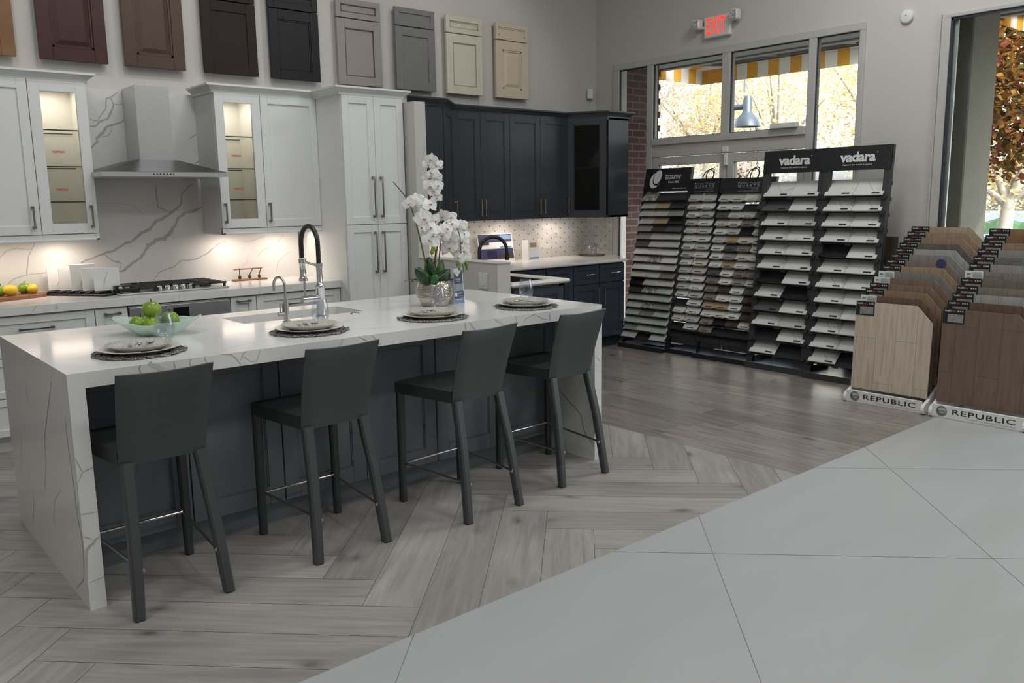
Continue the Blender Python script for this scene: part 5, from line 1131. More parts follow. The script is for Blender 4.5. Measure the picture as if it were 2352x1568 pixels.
def mk_knife():
    b = MB(); b.prism([(-.09, -.005), (.0, -.0045), (.01, -.008), (.085, -.0085), (.105, .002), (.10, .0045), (.0, .0045), (-.09, .005)], 'z', .001, .0035); return b.build('table_knife', 'chrome', loc=(0, 0, 0))
s0, k0, n0 = mk_spoon(), mk_fork(), mk_knife()
for i, ((mx, my), (qx, qy)) in enumerate(zip(mats, gls)):
    def put(src, loc, rz, label, cat, grp, rx=0, ry=0):
        o = src if i == 0 else src.copy()
        if i: COL.objects.link(o)
        o.location = loc; o.rotation_euler = (rx, ry, rz); tag(o, label, cat, grp)
    put(m0, (mx, my, .914), i * .7, 'black and silver woven placemat, ' + who[i], 'placemat', 'placemats on the island')
    put(c0, (mx, my, .9225), 0, 'cream charger plate, ' + who[i], 'plate', 'charger plates on the island')
    put(p0, (mx, my, .9305), 0, 'silver beige dinner plate, ' + who[i], 'plate', 'dinner plates on the island')
    put(g0, (qx, qy, .914), 0, 'clear stemless glass, ' + who[i], 'glass', 'stemless glasses on the island')
    zz = .9395; a = [1.15, 1.2, 1.5, 1.55][i]
    def off(x, y): return (mx + x * math.cos(a) - y * math.sin(a), my + x * math.sin(a) + y * math.cos(a), zz)
    put(s0, off(.015, -.024), a - .12, 'silver spoon on the plate, ' + who[i], 'spoon', 'spoons on the plates')
    put(k0, off(.005, .006), a + .06, 'silver fork on the plate, ' + who[i], 'fork', 'forks on the plates')
    put(n0, off(-.01, .034), a + .16, 'silver knife on the plate, ' + who[i], 'knife', 'knives on the plates')

# potted orchid
OX, OY = 2.105, .675
t = thing('potted_orchid', 'white orchid in a hammered silver pot on the island', 'potted plant', (OX, OY, .914))
b = MB(); prof = [(0, .004), (.066, .004), (.070, .0), (.078, .006), (.098, .05), (.1035, .085), (.097, .125), (.088, .145), (.083, .146), (.083, .12), (0, .118)]
b.lathe(prof, 40, (OX, OY, .914))
for j in range(10):
    zz = .055 + j * .0095; 
    rr = .0995 if zz < .06 else .1035 if zz < .1 else .1035 - (zz - .1) * .33
    for k in range(44):
        a = 2 * PI * (k + .5 * (j % 2)) / 44; b.T = Matrix.Translation((OX + rr * math.cos(a), OY + rr * math.sin(a), .914 + zz)) @ Matrix.Rotation(a, 4, 'Z')
        i0 = b.vv([(0, -.005, -.004), (0, .005, -.004), (0, .005, .004), (0, -.005, .004), (.003, 0, 0)])
        for q in range(4): b.face([i0 + q, i0 + (q + 1) % 4, i0 + 4])
b.T = Matrix.Identity(4); b.build('pot', 'pot', t, smooth=30)
DV = Vector((.647, .763, 0))   # away from the viewer, only used to give the sprays some depth
def P3(x, z, d=0.0): return Vector((x, .66, z)) + DV * d
def crv(pts, k=6):
    out = []; n = len(pts)
    for i in range(n - 1):
        p0, p1, p2, p3 = pts[max(i - 1, 0)], pts[i], pts[i + 1], pts[min(i + 2, n - 1)]
        for j in range(k):
            s = j / k; out.append(.5 * ((2 * p1) + (p2 - p0) * s + (2 * p0 - 5 * p1 + 4 * p2 - p3) * s * s + (3 * p1 - p0 - 3 * p2 + p3) * s ** 3))
    out.append(pts[-1]); return out
S1 = [P3(2.075, 1.03), P3(2.04, 1.184, -.03), P3(2.003, 1.345, -.05), P3(1.989, 1.398, -.06), P3(1.958, 1.493, -.07), P3(1.932, 1.534, -.07), P3(1.894, 1.576, -.07), P3(1.853, 1.617, -.06)]
S2 = [P3(2.10, 1.03, .03), P3(2.104, 1.164, .04), P3(2.128, 1.298, .05), P3(2.137, 1.437, .06), P3(2.149, 1.511, .06), P3(2.158, 1.58, .05), P3(2.143, 1.648, .04), P3(2.11, 1.72, .02)]
S3 = [P3(2.125, 1.03), P3(2.133, 1.168), P3(2.143, 1.238), P3(2.153, 1.329), P3(2.188, 1.382, -.02), P3(2.242, 1.386, -.04), P3(2.288, 1.324, -.06), P3(2.298, 1.214, -.06), P3(2.304, 1.158, -.06), P3(2.313, 1.11, -.06)]
S4 = [P3(2.09, 1.03, .05), P3(2.095, 1.15, .05), P3(2.115, 1.30, .04), P3(2.10, 1.38, 0), P3(2.06, 1.44, -.03), P3(2.02, 1.47, -.05)]
for s, r in ((S1, .0052), (S2, .0042), (S3, .0042), (S4, .0036)):
    q = crv(s); b = MB(); b.tube(q, [r * (1 - .55 * i / len(q)) for i in range(len(q))], 7); b.build('stem', 'ostem', t, smooth=60)
def petal(b, L, Wd, cup, ang, tilt, mi=0):
    Tm = b.T; b.T = Tm @ Matrix.Rotation(ang, 4, 'X')
    def fn(u, v):
        s = v; w = Wd * (math.sin(PI * (.06 + .90 * s ** .85)) ** .75); y = (2 * u - 1) * w
        return (.004 - cup * .10 * Wd * (1 - (2 * u - 1) ** 2) + tilt * s * L * .4 + .10 * s * s * L + .0016 * math.sin(9 * s + 5 * u), y, s * L)
    b.surf(fn, 6, 7, mi); b.T = Tm
fl = [(2.108, 1.737, .8), (2.14, 1.706, .9), (2.088, 1.711, .8), (2.112, 1.664, .95), (2.085, 1.638, .9), (2.13, 1.633, .9), (2.096, 1.591, .95), (2.149, 1.596, .8), (2.121, 1.564, .8), (2.14, 1.527, .7), (1.991, 1.513, 1.15), (1.953, 1.500, .8), (2.086, 1.491, 1.1), (2.044, 1.418, 1.2), (2.109, 1.40, 1.0), (2.169, 1.425, .9), (2.094, 1.363, 1.1), (2.036, 1.365, 1.0), (2.223, 1.416, .9), (2.235, 1.38, 1.0), (2.282, 1.363, 1.15), (2.2, 1.354, .95), (2.212, 1.294, 1.15), (2.267, 1.308, 1.0), (2.172, 1.312, .95), (2.079, 1.289, 1.1), (2.106, 1.315, .9), (2.21, 1.245, 1.15), (2.3, 1.269, 1.05), (2.315, 1.318, .9), (2.313, 1.224, 1.0), (2.284, 1.187, .85), (2.325, 1.179, .85), (2.264, 1.226, .9)]
rnd = random.Random(12); meshes = []
for j in range(4):
    b = MB()
    for a in (0, 2.15, -2.15): petal(b, .038 * (1 + .1 * rnd.random()), .0135, .3, a, rnd.uniform(.0, .35))
    for a in (1.35, -1.35): petal(b, .044, .0245, .5, a, rnd.uniform(-.25, .1))
    b.ball((-.005, 0, 0), .005, 1, 1, 1, 8, 6)
    l = MB(); l.ball((-.011, 0, -.005), .0042, 1.2, .8, 1.1, 8, 6); l.ball((-.009, .005, -.002), .0026, 1, 1, 1.2, 7, 5); l.ball((-.009, -.005, -.002), .0026, 1, 1, 1.2, 7, 5)
    fm = b.build('flower', 'petal', t, local=True, smooth=70); lm = l.build('lip', 'lip', fm, local=True, smooth=70)
    meshes.append((fm, lm))
usedf = [False] * 4
for i, (x, z, s) in enumerate(fl):
    j = i % 4; fm, lm = meshes[j]
    if usedf[j]:
        f2 = fm.copy(); COL.objects.link(f2); l2 = lm.copy(); COL.objects.link(l2); l2.parent = f2
    else: f2, usedf[j] = fm, True
    p = P3(x, z, rnd.uniform(-.10, .0)) - Vector((OX, OY, .914))
    yaw = math.atan2(.763, .647) + rnd.uniform(-.75, .75)
    f2.location = p; f2.rotation_euler = (rnd.uniform(-.5, .5), rnd.uniform(-.25, .5), yaw); f2.scale = (s * 1.15, s * 1.15, s * 1.15)
for x, z, r in ((2.272, 1.149, .011), (2.335, 1.144, .012), (2.338, 1.121, .009), (2.283, 1.121, .008), (2.313, 1.107, .007), (2.103, 1.242, .014), (2.093, 1.227, .012)):
    p = P3(x, z, -.06); b = MB(); b.ball(p, r, 1, 1, 1.25, 10, 7); b.tube([p, P3(2.30, 1.18, -.06) if x > 2.2 else P3(2.12, 1.27, 0)], .0016, 5); b.build('bud', 'bud', t, smooth=70)
def leaf(base, tip, w, cup, mat):
    b = MB(); B_, T_ = Vector(base), Vector(tip); d = T_ - B_; side = d.cross(DV).normalized(); nr = side.cross(d).normalized()
    b.surf(lambda u, v: B_ + d * v + side * ((2 * u - 1) * w * (math.sin(PI * (.10 + .88 * v)) ** .6)) + nr * (cup * ((2 * u - 1) ** 2) - cup * 1.2 * math.sin(PI * v)), 8, 12); o = b.build('leaf', mat, t, smooth=70); m = o.modifiers.new('thick', 'SOLIDIFY'); m.thickness = .003
leaf(P3(2.085, 1.045, -.02), P3(2.062, 1.196, -.03), .034, .02, 'leaf'); leaf(P3(2.07, 1.04, -.05), P3(1.985, 1.14, -.07), .036, .02, 'leaf'); leaf(P3(2.10, 1.04, -.05), P3(2.215, 1.125, -.06), .03, .018, 'leaf'); leaf(P3(2.125, 1.05, 0), P3(2.15, 1.175, .03), .026, .012, 'leaf2'); leaf(P3(2.12, 1.045, .02), P3(2.235, 1.12, .05), .032, .02, 'leaf')
leaf(P3(2.085, 1.04, -.06), P3(2.12, 1.10, -.12), .026, .015, 'leaf2')
b = MB()
for k in range(26):
    a = rnd.random() * 6.28; r0 = .05 + rnd.random() * .02; L = .05 + rnd.random() * .06; p0_ = Vector((OX + r0 * math.cos(a), OY + r0 * math.sin(a), 1.058)); p1 = p0_ + Vector((math.cos(a) * L * .7, math.sin(a) * L * .7, .012)); p2 = p1 + Vector((math.cos(a) * L * .35, math.sin(a) * L * .35, -.028 * rnd.random() - .006)); b.tube([p0_, p1, p2], [.0022, .0018, .0006], 5)
b.lathe([(0, .02), (.05, .014), (.08, 0)], 16, (OX, OY, 1.04)); b.build('moss_roots', 'root', t)

# brochure stand on the island
t = thing('brochure', 'folded navy and white brochure standing beside the orchid pot', 'brochure', (2.27, .67, .914))
Bt = Matrix.Translation((2.225, .645, .914)) @ Matrix.Rotation(.25, 4, 'Z') @ Matrix.Rotation(-.08, 4, 'X')
b = MB(); b.T = Bt; b.box(0, .098, 0, .0012, 0, .205); b.T = Matrix.Translation((2.225, .645, .914)) @ Matrix.Rotation(1.95, 4, 'Z'); b.box(0, .09, 0, .0012, 0, .212); b.build('cover', 'paper', t)
b = MB(); b.T = Bt; y = -.0008
b.quad([(.002, y, .115), (.093, y, .115), (.093, y, .20), (.0475, y, .155), (.002, y, .20)], 0); b.quad([(.002, y, .07), (.093, y, .07), (.093, y, .118), (.002, y, .118)], 1); b.quad([(.002, y, .03), (.093, y, .03), (.093, y, .072), (.002, y, .072)], 0); b.quad([(.002, y, .0), (.093, y, .0), (.093, y, .03), (.002, y, .03)], 1)
b.surf(lambda u, v: (.047 + .016 * v * math.cos(2 * PI * u), y - .0004, .095 + .02 * v * math.sin(2 * PI * u)), 14, 1, 2); b.surf(lambda u, v: (.022 + .011 * v * math.cos(2 * PI * u), y - .0004, .053 + .013 * v * math.sin(2 * PI * u)), 14, 1, 3)
b.text('The Pinnacle', (.0475, y - .0004, .142), (1, 0, 0), (0, 0, 1), w=.05, h=.007, bold=.02, mi=3); b.text('of Surface Design', (.0475, y - .0004, .131), (1, 0, 0), (0, 0, 1), w=.045, h=.006, bold=.01, mi=3); b.text('QUARTZ', (.062, y - .0004, .058), (1, 0, 0), (0, 0, 1), w=.04, h=.010, bold=.03, mi=3); b.text('www.quartz.com', (.062, y - .0004, .042), (1, 0, 0), (0, 0, 1), w=.045, h=.005, mi=3); b.text('FREE SAMPLE', (.0475, y - .0004, .022), (1, 0, 0), (0, 0, 1), w=.05, h=.007, bold=.03, mi=3)
b.text('quartz', (.0475, y - .0004, .183), (1, 0, 0), (0, 0, 1), w=.03, h=.008, mi=4)
b.build('printed_front', ['navyp', 'bluep', 'st_tan', 'txtw', 'txtg'], t)

# ------------------------------------------------------------------ bar stools
def make_stool(label, loc, rz):
    t = thing('bar_stool', label, 'bar stool', loc, rz, 'grey leather bar stools at the island')
    hb, hf = .172, .195; yr, yf = -.235, .237       # half spacings at the floor, rear and front
    # backrest: a gently bowed padded panel, leaning back
    def back(u, v, o):
        x = (2 * u - 1) * (.160 + .014 * v); z = .566 + v * .348 + .012 * v * (2 * u - 1) ** 2 - .004
        y = -.128 - .105 * v ** 1.3 + .016 * (1 - (2 * u - 1) ** 2) * (.4 + .6 * v)
        e = min(1, 8 * min(u, 1 - u) + .25) * min(1, 7 * (1 - v) + .3); return (x, y + o * .017 * e, z)
    b = MB(); nu, nv = 14, 12; i0 = len(b.v)
    b.surf(lambda u, v: back(u, v, -1), nu, nv); i1 = len(b.v); b.surf(lambda u, v: back(u, v, 1), nu, nv); w = nu + 1
    for k in range(nu): b.face([i0 + k, i0 + k + 1, i1 + k + 1, i1 + k]); b.face([i0 + nv * w + k, i0 + nv * w + k + 1, i1 + nv * w + k + 1, i1 + nv * w + k])
    for k in range(nv): b.face([i0 + k * w, i0 + (k + 1) * w, i1 + (k + 1) * w, i1 + k * w]); b.face([i0 + k * w + nu, i0 + (k + 1) * w + nu, i1 + (k + 1) * w + nu, i1 + k * w + nu])
    bk = b.build('backrest', 'leather', t, local=True, smooth=50)
    b = MB(); e = [back(0, k / 12, 0) for k in range(13)] + [back(k / 14, 1, 0) for k in range(1, 15)] + [back(1, 1 - k / 12, 0) for k in range(1, 13)]
    b.tube(e, .0042, 6); b.build('piping', 'leather', bk, local=True, smooth=60)
    # seat
    def seat(u, v):
        x = (2 * u - 1) * (.166 + .040 * v); return (x, -.125 + v * .385, .622 + .010 * math.sin(PI * u) ** .5 * math.sin(PI * (.05 + .9 * v)) ** .5)
    b = MB(); b.surf(seat, 12, 12); i1 = len(b.v); b.surf(lambda u, v: ((2 * u - 1) * (.166 + .040 * v), -.125 + v * .385, .566), 12, 12)
    for k in range(12): b.face([k, k + 1, i1 + k + 1, i1 + k]); b.face([156 + k, 157 + k, i1 + 157 + k, i1 + 156 + k]); b.face([k * 13, k * 13 + 13, i1 + k * 13 + 13, i1 + k * 13]); b.face([k * 13 + 12, k * 13 + 25, i1 + k * 13 + 25, i1 + k * 13 + 12])
    b.build('seat', 'leather_d', t, local=True, smooth=40)
    def leg(path, sx, sy, mat, nm='leg'):
        b = MB(); R = []
        for (x, y, z), k in zip(path, sx):
            hx, hy = k / 2, sy / 2; c = .008
            R.append(b.vv([(x - hx + c, y - hy, z), (x + hx - c, y - hy, z), (x + hx, y - hy + c, z), (x + hx, y + hy - c, z), (x + hx - c, y + hy, z), (x - hx + c, y + hy, z), (x - hx, y + hy - c, z), (x - hx, y - hy + c, z)]))
        for a, c in zip(R[:-1], R[1:]):
            for k in range(8): b.face([a + k, a + (k + 1) % 8, c + (k + 1) % 8, c + k])
        b.face([R[0] + k for k in range(8)]); b.face([R[-1] + k for k in range(8)][::-1]); o = b.build(nm, mat, t, local=True, smooth=30)
        x, y, z = path[0]; b = MB(); b.box(x - sx[0] / 2 + .004, x + sx[0] / 2 - .004, y - sy / 2 + .004, y + sy / 2 - .004, 0, .006); b.build('foot_cap', 'black', o, local=True)
    for s in (-1, 1):
        leg([(s * hb, yr, .005), (s * (hb - .010), yr + .020, .15), (s * (hb - .021), yr + .050, .34), (s * (hb - .032), yr + .088, .50), (s * (hb - .036), yr + .104, .575)], [.040, .042, .045, .048, .05], .040, 'leather')
        leg([(s * hf, yf, .005), (s * (hf - .001), yf, .30), (s * (hf - .004), yf + .0, .57)], [.034, .037, .04], .036, 'leather_d')
    b = MB(); b.tube([(-hf + .012, yf - .005, .20), (hf - .012, yf - .005, .20)], .0062, 8); b.build('footrest_bar', 'chrome', t, local=True, smooth=60)
    for s in (-1, 1):
        b = MB(); b.tube([(s * (hf - .014), yf - .005, .20), (s * (hb - .030), yr + .022, .182)], .0062, 8); b.tube([(s * (hb - .030), yr + .030, .182), (s * (hb - .0315), yr + .012, .1815)], .009, 10); b.build('footrest_bar', 'nickel', t, local=True, smooth=60)
    return t
st = make_stool('grey leather bar stool in front of the first place setting, leftmost at the island', (.283, .036, 0), .02)
dup(st, (1.014, .037, 0), .022, 'grey leather bar stool in front of the faucet, second from the left')
dup(st, (1.747, -.028, 0), .075, 'grey leather bar stool before the orchid, third from the left')
dup(st, (2.439, .036, 0), .035, 'grey leather bar stool at the far right end of the island')

# ------------------------------------------------------------------ stone sample racks
LIP = {}
def slab_proto(w, L, mat, kind):
    """origin at the front lip, rising backwards (+x) at 45 degrees"""
    b = MB(); c = math.sqrt(.5); th = .011
    b.T = Matrix(((c, 0, -c, 0), (0, 1, 0, 0), (c, 0, c, 0), (0, 0, 0, 1)))
    b.box(0, L, -w / 2, w / 2, 0, th, .0015)
    if kind == 'lip': b.box(-.004, .020, -w * .36, w * .36, -.004, 0, 0)
    mb = [mat]
    if mat == 'st_marb' and kind == 'upright': b.strip([(.01, -w * .3), (.07, -w * .05), (.17, w * .25)], .006, (1, 0, 0), (0, 1, 0), (0, 0, th + .0006), 1); mb = [mat, 'vein']
    o = b.build('stone_sample', mb, loc=(0, 0, 0))
    if kind in ('lip', 'upright'):
        l = MB(); l.T = b.T
        if kind == 'lip': l.box(.010, .018, -w * .25, w * .25, th, th + .0012)
        else: l.box(.012, .026, -w * .38, -w * .38 + .065, th, th + .0015)
        lo = l.build('label_tag', 'black', o, local=True)
    return o
def slab(w, L, mat, kind, loc, label, grp, yaw=0.0):
    k = (round(w, 3), mat, kind)
    if k not in LIP: o = LIP[k] = slab_proto(w, L, mat, kind)
    else: o = dup(LIP[k])
    o.location = loc; o.rotation_euler = (0, 0, yaw); tag(o, label, 'stone sample', grp)
NAMES = {'w': ('st_white', 'white'), 'm': ('st_marb', 'white marbled'), 'c': ('st_cream', 'cream'), 'g': ('st_grey', 'mid grey'), 'l': ('st_lgrey', 'light grey'), 'd': ('st_dark', 'dark speckled'), 'k': ('st_black', 'black'), 'b': ('st_brown', 'dark brown'), 't': ('st_taupe', 'taupe'), 'n': ('st_tan', 'tan'), 'e': ('st_green', 'pale green'), 'h': ('st_char', 'charcoal'), 'p': ('st_pat', 'patterned')}
COLS = {2: ['left', 'right'], 3: ['left', 'middle', 'right'], 4: ['leftmost', 'second from left', 'third from left', 'rightmost']}
def fill(rows, yl, yr, zt, dz, lipx, desc, w, L, kind, grp, jit=0.0):
    n = len(rows[0]); pitch = (yl - yr) / n; rnd = random.Random(len(rows) * 7 + n)
    for r, row in enumerate(rows):
        for c, ch in enumerate(row):
            if ch == '-': continue
            z = zt - r * dz; m, nm = NAMES[ch]
            slab(w, L, m, kind, (lipx(z) + rnd.uniform(-jit, jit), yl - pitch * (c + .5) + rnd.uniform(-jit, jit), z + rnd.uniform(-jit, jit) * .5), '%s stone sample, %s in the %s row of the %s' % (nm, COLS[n][c], ORD[r], desc), grp)
def upright_rack(label, yl, yr, xb, rows, desc, grp, xo=0.0):
    t = thing('display_rack', label, 'display rack', (xb + .2, (yl + yr) / 2, 0)); px = lambda z: xb + .025 + .105 * z
    b = MB(); b.box(xb, xb + .40, yr, yl, .012, .05, .003); b.box(xb, xb + .014, yr, yl, 0, .052, .002); b.build('base', ['rackbase'], t)
    b = MB(); b.box(xb - .002, xb + .001, yr, yl, 0, .053); b.build('base_front', 'rackgry', t)
    for s, y0 in ((0, yl), (1, yr + .05)):
        b = MB(); i = b.vv([(px(.05), y0, .05), (px(.05), y0 - .05, .05), (px(.05) + .05, y0 - .05, .05), (px(.05) + .05, y0, .05), (px(1.89), y0, 1.89), (px(1.89), y0 - .05, 1.89), (px(1.89) + .05, y0 - .05, 1.89), (px(1.89) + .05, y0, 1.89)])
        for f in ((3, 2, 1, 0), (4, 5, 6, 7), (0, 1, 5, 4), (1, 2, 6, 5), (2, 3, 7, 6), (3, 0, 4, 7)): b.face([i + k for k in f])
        b.box(xb + .05, xb + .33, y0 - .05, y0, .05, .10); b.build('post', 'rackgry', t)
    vd = Vector((.105, 0, 1)).normalized(); z0, z1 = 1.703, 1.892
    b = MB(); b.quad([(px(z0) - .006, yl, z0), (px(z0) - .006, yr, z0), (px(z1) - .006, yr, z1), (px(z1) - .006, yl, z1)]); b.quad([(px(z0) + .012, yl, z0), (px(z0) + .012, yr, z0), (px(z1) + .012, yr, z1), (px(z1) + .012, yl, z1)])
    for (ya, yb_, za, zb_) in ((yl, yr, z1, z1), (yl, yr, z0, z0)): b.quad([(px(za) - .006, ya, za), (px(za) - .006, yb_, za), (px(za) + .012, yb_, za), (px(za) + .012, ya, za)])
    for ya in (yl, yr): b.quad([(px(z0) - .006, ya, z0), (px(z0) + .012, ya, z0), (px(z1) + .012, ya, z1), (px(z1) - .006, ya, z1)])
    h = b.build('header_panel', 'rackblk', t)
    yc = (yl + yr) / 2 - .005; b = MB(); zc = 1.808
    b.text('vadara', (px(zc) - .0085, yc, zc), (0, -1, 0), vd, w=.30, h=.082, bold=.035, space=.93); b.text('®', (px(zc) - .0085, yc - .162, zc + .03), (0, -1, 0), vd, w=.012); b.text('Capture the world in quartz', (px(1.745) - .0085, yc, 1.745), (0, -1, 0), vd, w=.25, h=.017, bold=.008); b.build('lettering', 'txtw', h)
    pitch = (yl - yr - .06) / 2
    for r in range(12):
        z = 1.50 - r * .1235; x = px(z) - .018; b = MB(); c = math.sqrt(.5)
        b.T = Matrix(((c, 0, -c, x), (0, 1, 0, 0), (c, 0, c, z - .012), (0, 0, 0, 1)))
        b.box(.0, .175, yr + .03, yl - .03, -.003, .0); 
        for yy in (yl - .03, (yl + yr) / 2, yr + .03): b.box(-.012, .02, yy - .022, yy + .022, -.008, .004)
        b.T = Matrix.Identity(4); b.box(x + .118, px(z) + .05, yl - .03, yl - .01, z + .08, z + .11); b.box(x + .118, px(z) + .05, yr + .01, yr + .03, z + .08, z + .11)
        b.build('shelf', 'rackblk', t)
    fill(rows, yl - .03, yr + .03, 1.50, .1235, lambda z: px(z) - .018, desc, pitch - .003, .178, 'upright', grp)
    return t
upright_rack('left tall charcoal rack with white lettering on its black header', 1.007, .425, 5.70, ['mw', 'hw', 'ml', 'ww', 'mm', 'ww', 'kw', 'mk', 'hw', 'wl', '-m', 'w-'], 'left tall charcoal rack', 'stone samples on the tall charcoal racks')
upright_rack('right tall charcoal rack with white lettering, beside the flooring displays', .405, -.15, 5.655, ['wm', 'mm', 'ww', 'wm', 'kw', 'ww', 'mw', 'ww', 'lw', 'mw', 'ww', 'm-'], 'right tall charcoal rack', 'stone samples on the tall charcoal racks')

def qlogo_solid(b, o, u, v, s, mi):
    U, V_ = Vector(u), Vector(v); O = Vector(o)
    def el(cx, cy, rx, ry, rot, mi2, lift, a0=0, a1=2 * PI):
        c, sn = math.cos(rot), math.sin(rot); n = 28; Nn = U.cross(V_).normalized() * lift
        pts = [O + Nn + U * (s * (cx + rx * math.cos(a0 + (a1 - a0) * k / n) * c - ry * math.sin(a0 + (a1 - a0) * k / n) * sn)) + V_ * (s * (cy + rx * math.cos(a0 + (a1 - a0) * k / n) * sn + ry * math.sin(a0 + (a1 - a0) * k / n) * c)) for k in range(n)]
        b.quad(pts, mi2)
    el(-.06, -.10, .40, .52, -.45, mi, .0006); el(.10, .06, .345, .50, -.35, mi + 1, .0010); el(.10, .10, .29, .44, -.35, mi, .0014)
    b.quad([O + U * (s * q[0]) + V_ * (s * q[1]) + U.cross(V_).normalized() * .0018 for q in ((-.02, -.34), (.03, -.28), (.36, -.52), (.30, -.58))], mi + 1)
def leaning_rack(label, yl, yr, xb, xt, rows, zt, dz, desc, grp, w, L, header, solid):
    t = thing('display_rack', label, 'display rack', (xb + .15, (yl + yr) / 2, 0)); zk = (xt - xb - .03) / 1.45; px = lambda z: xb + .03 + zk * z
    b = MB(); b.box(xb, xb + .34, yr, yl, .012, .038, .003); b.build('base', 'rackbase' if not solid else 'rackblk', t)
    b = MB(); b.box(xb - .003, xb + .02, yr, yl, 0, .046, .003); b.build('base_front', 'rackblk', t)
    if solid:
        for y in (yl - .03, yr + .03):
            b = MB(); b.lathe([(0, 0), (.014, 0), (.014, .012), (0, .012)], 10, (xb + .02, y, 0)); b.build('caster', 'nickel', t)
    hz0, hz1 = header
    for y0 in (yl - .012, yr):
        b = MB(); d = .012; i = b.vv([(px(.04) + .02, y0, .04), (px(.04) + .02, y0 + d, .04), (px(.04) + .065, y0 + d, .04), (px(.04) + .065, y0, .04), (px(hz1), y0, hz1), (px(hz1), y0 + d, hz1), (px(hz1) + .04, y0 + d, hz1), (px(hz1) + .04, y0, hz1)])
        for f in ((3, 2, 1, 0), (4, 5, 6, 7), (0, 1, 5, 4), (1, 2, 6, 5), (2, 3, 7, 6), (3, 0, 4, 7)): b.face([i + k for k in f])
        b.build('post', 'rackblk', t)
    vd = Vector((zk, 0, 1)).normalized(); b = MB()
    b.quad([(px(hz0), yl, hz0), (px(hz0), yr, hz0), (px(hz1), yr, hz1), (px(hz1), yl, hz1)]); b.quad([(px(hz0) + .006, yl, hz0), (px(hz0) + .006, yr, hz0), (px(hz1) + .006, yr, hz1), (px(hz1) + .006, yl, hz1)]); h = b.build('header_panel', 'rackblk', t)
    yc = (yl + yr) / 2; at = lambda z, y, l=.002: (px(z) - l, y, z)
    b = MB(); H = hz1 - hz0
    if solid:
        W = yl - yr; qlogo_solid(b, at(hz0 + H * .56, yl - W * .265, .003), (0, -1, 0), vd, .165, 0)
        b.text('Premium Natural', at(hz0 + H * .68, yl - W * .625), (0, -1, 0), vd, w=W * .34, h=.020, bold=.02); b.text('QUARTZ', at(hz0 + H * .56, yl - W * .625), (0, -1, 0), vd, w=W * .34, h=.027, bold=.03, space=1.15); b.text('from MSI', at(hz0 + H * .40, yl - W * .65), (0, -1, 0), vd, w=W * .22, h=.022, bold=.02); b.text('www.QfromMSI.com', at(hz0 + H * .12, yl - W * .80), (0, -1, 0), vd, w=W * .30, h=.013, bold=.01)
        b.build('lettering', ['txtw', 'rackblk'], h)
    else:
        ym = yr + (yl - yr) * .47
        b.text('Premium Natural', at(hz0 + H * .66, ym), (0, -1, 0), vd, w=.235, h=.017, bold=.01, space=1.15); b.text('Q U A R T Z', at(hz0 + H * .47, ym), (0, -1, 0), vd, w=.235, h=.024, bold=.02); b.text('from MSI', at(hz0 + H * .26, ym - .07), (0, -1, 0), vd, w=.07, h=.012); b.text('www.QfromMSI.com', at(hz0 + H * .12, ym), (0, -1, 0), vd, w=.235, h=.014, space=1.1); b.quad([Vector(at(hz0 + H * .34, ym + .117)), Vector(at(hz0 + H * .34, ym - .117)), Vector(at(hz0 + H * .355, ym - .117)), Vector(at(hz0 + H * .355, ym + .117))])
        b.build('lettering', 'txtg', h)
        b = MB(); zc = hz1 + .022; U = Vector((0, -1, 0)); O = Vector((px(zc), ym - .035, zc))
        def ring(cx, cy, rx, ry, rot, r, a0=0, a1=2 * PI):
            P = []
            for k in range(25):
                a = a0 + (a1 - a0) * k / 24; x, y = rx * math.cos(a), ry * math.sin(a); P.append(O + U * (cx + x * math.cos(rot) - y * math.sin(rot)) + vd * (cy + x * math.sin(rot) + y * math.cos(rot)))
            b.tube(P, r, 6)
        ring(.014, .012, .042, .064, -.35, .0055); ring(-.006, -.008, .058, .074, -.5, .005); b.tube([O + U * -.02 + vd * -.04, O + U * .05 + vd * -.075], .004, 6)
        b.build('logo_ring', 'rackblk', t)
    n = len(rows)
    for r in range(n + (0 if solid else 3)):
        z = zt - r * dz
        if z < .1: break
        x = px(z) - .01; b = MB(); c = math.sqrt(.5)
        b.T = Matrix(((c, 0, -c, x), (0, 1, 0, 0), (c, 0, c, z - .010), (0, 0, 0, 1))); b.box(.0, L * .8, yr + .012, yl - .012, -.002, .0)
        if r >= n:
            b.tube([(0, yr, .004), (0, yl, .004)], .004, 5)
            k = int((yl - yr) / .035)
            for q in range(k): b.box(.004, L * .8, yr + .02 + q * .035, yr + .023 + q * .035, 0, .008)
        b.build('shelf', 'rackblk', t)
    fill(rows, yl - .012, yr + .012, zt, dz, lambda z: px(z) - .012, desc, w, L, 'plain' if solid else 'lip', grp, .004 if solid else .0025)
    return t
r1 = ['pdd', 'lnd', 'llg', 'lnk', 'gbh', 'gll', 'hll', 'mmm', 'lpm', 'mml', 'clt', 'kll', 'bpe', 'ele', 'lpg', 'ete', 'ele', 'gle', 'l-l']
leaning_rack('leaning black rack of mixed stone tiles nearest the brick pier', 2.535, 1.955, 5.70, 6.045, r1, 1.475, .0762, 'rack beside the brick pier', 'stone tiles on the leaning racks', .187, .105, (1.57, 1.80), True)
r2 = ['ll', 'cw', 'ml', 'lw', 'cl', 'ww', 'wl', 'lw', 'wc', 'll', 'wm', 'lw', 'wl', '-w', 'ww', 'cl', '-w']
leaning_rack('narrow leaning black rack with a cut-out ring logo', 1.995, 1.625, 5.765, 6.085, r2, 1.47, .0765, 'narrow leaning rack', 'stone tiles on the leaning racks', .165, .105, (1.545, 1.685), False)
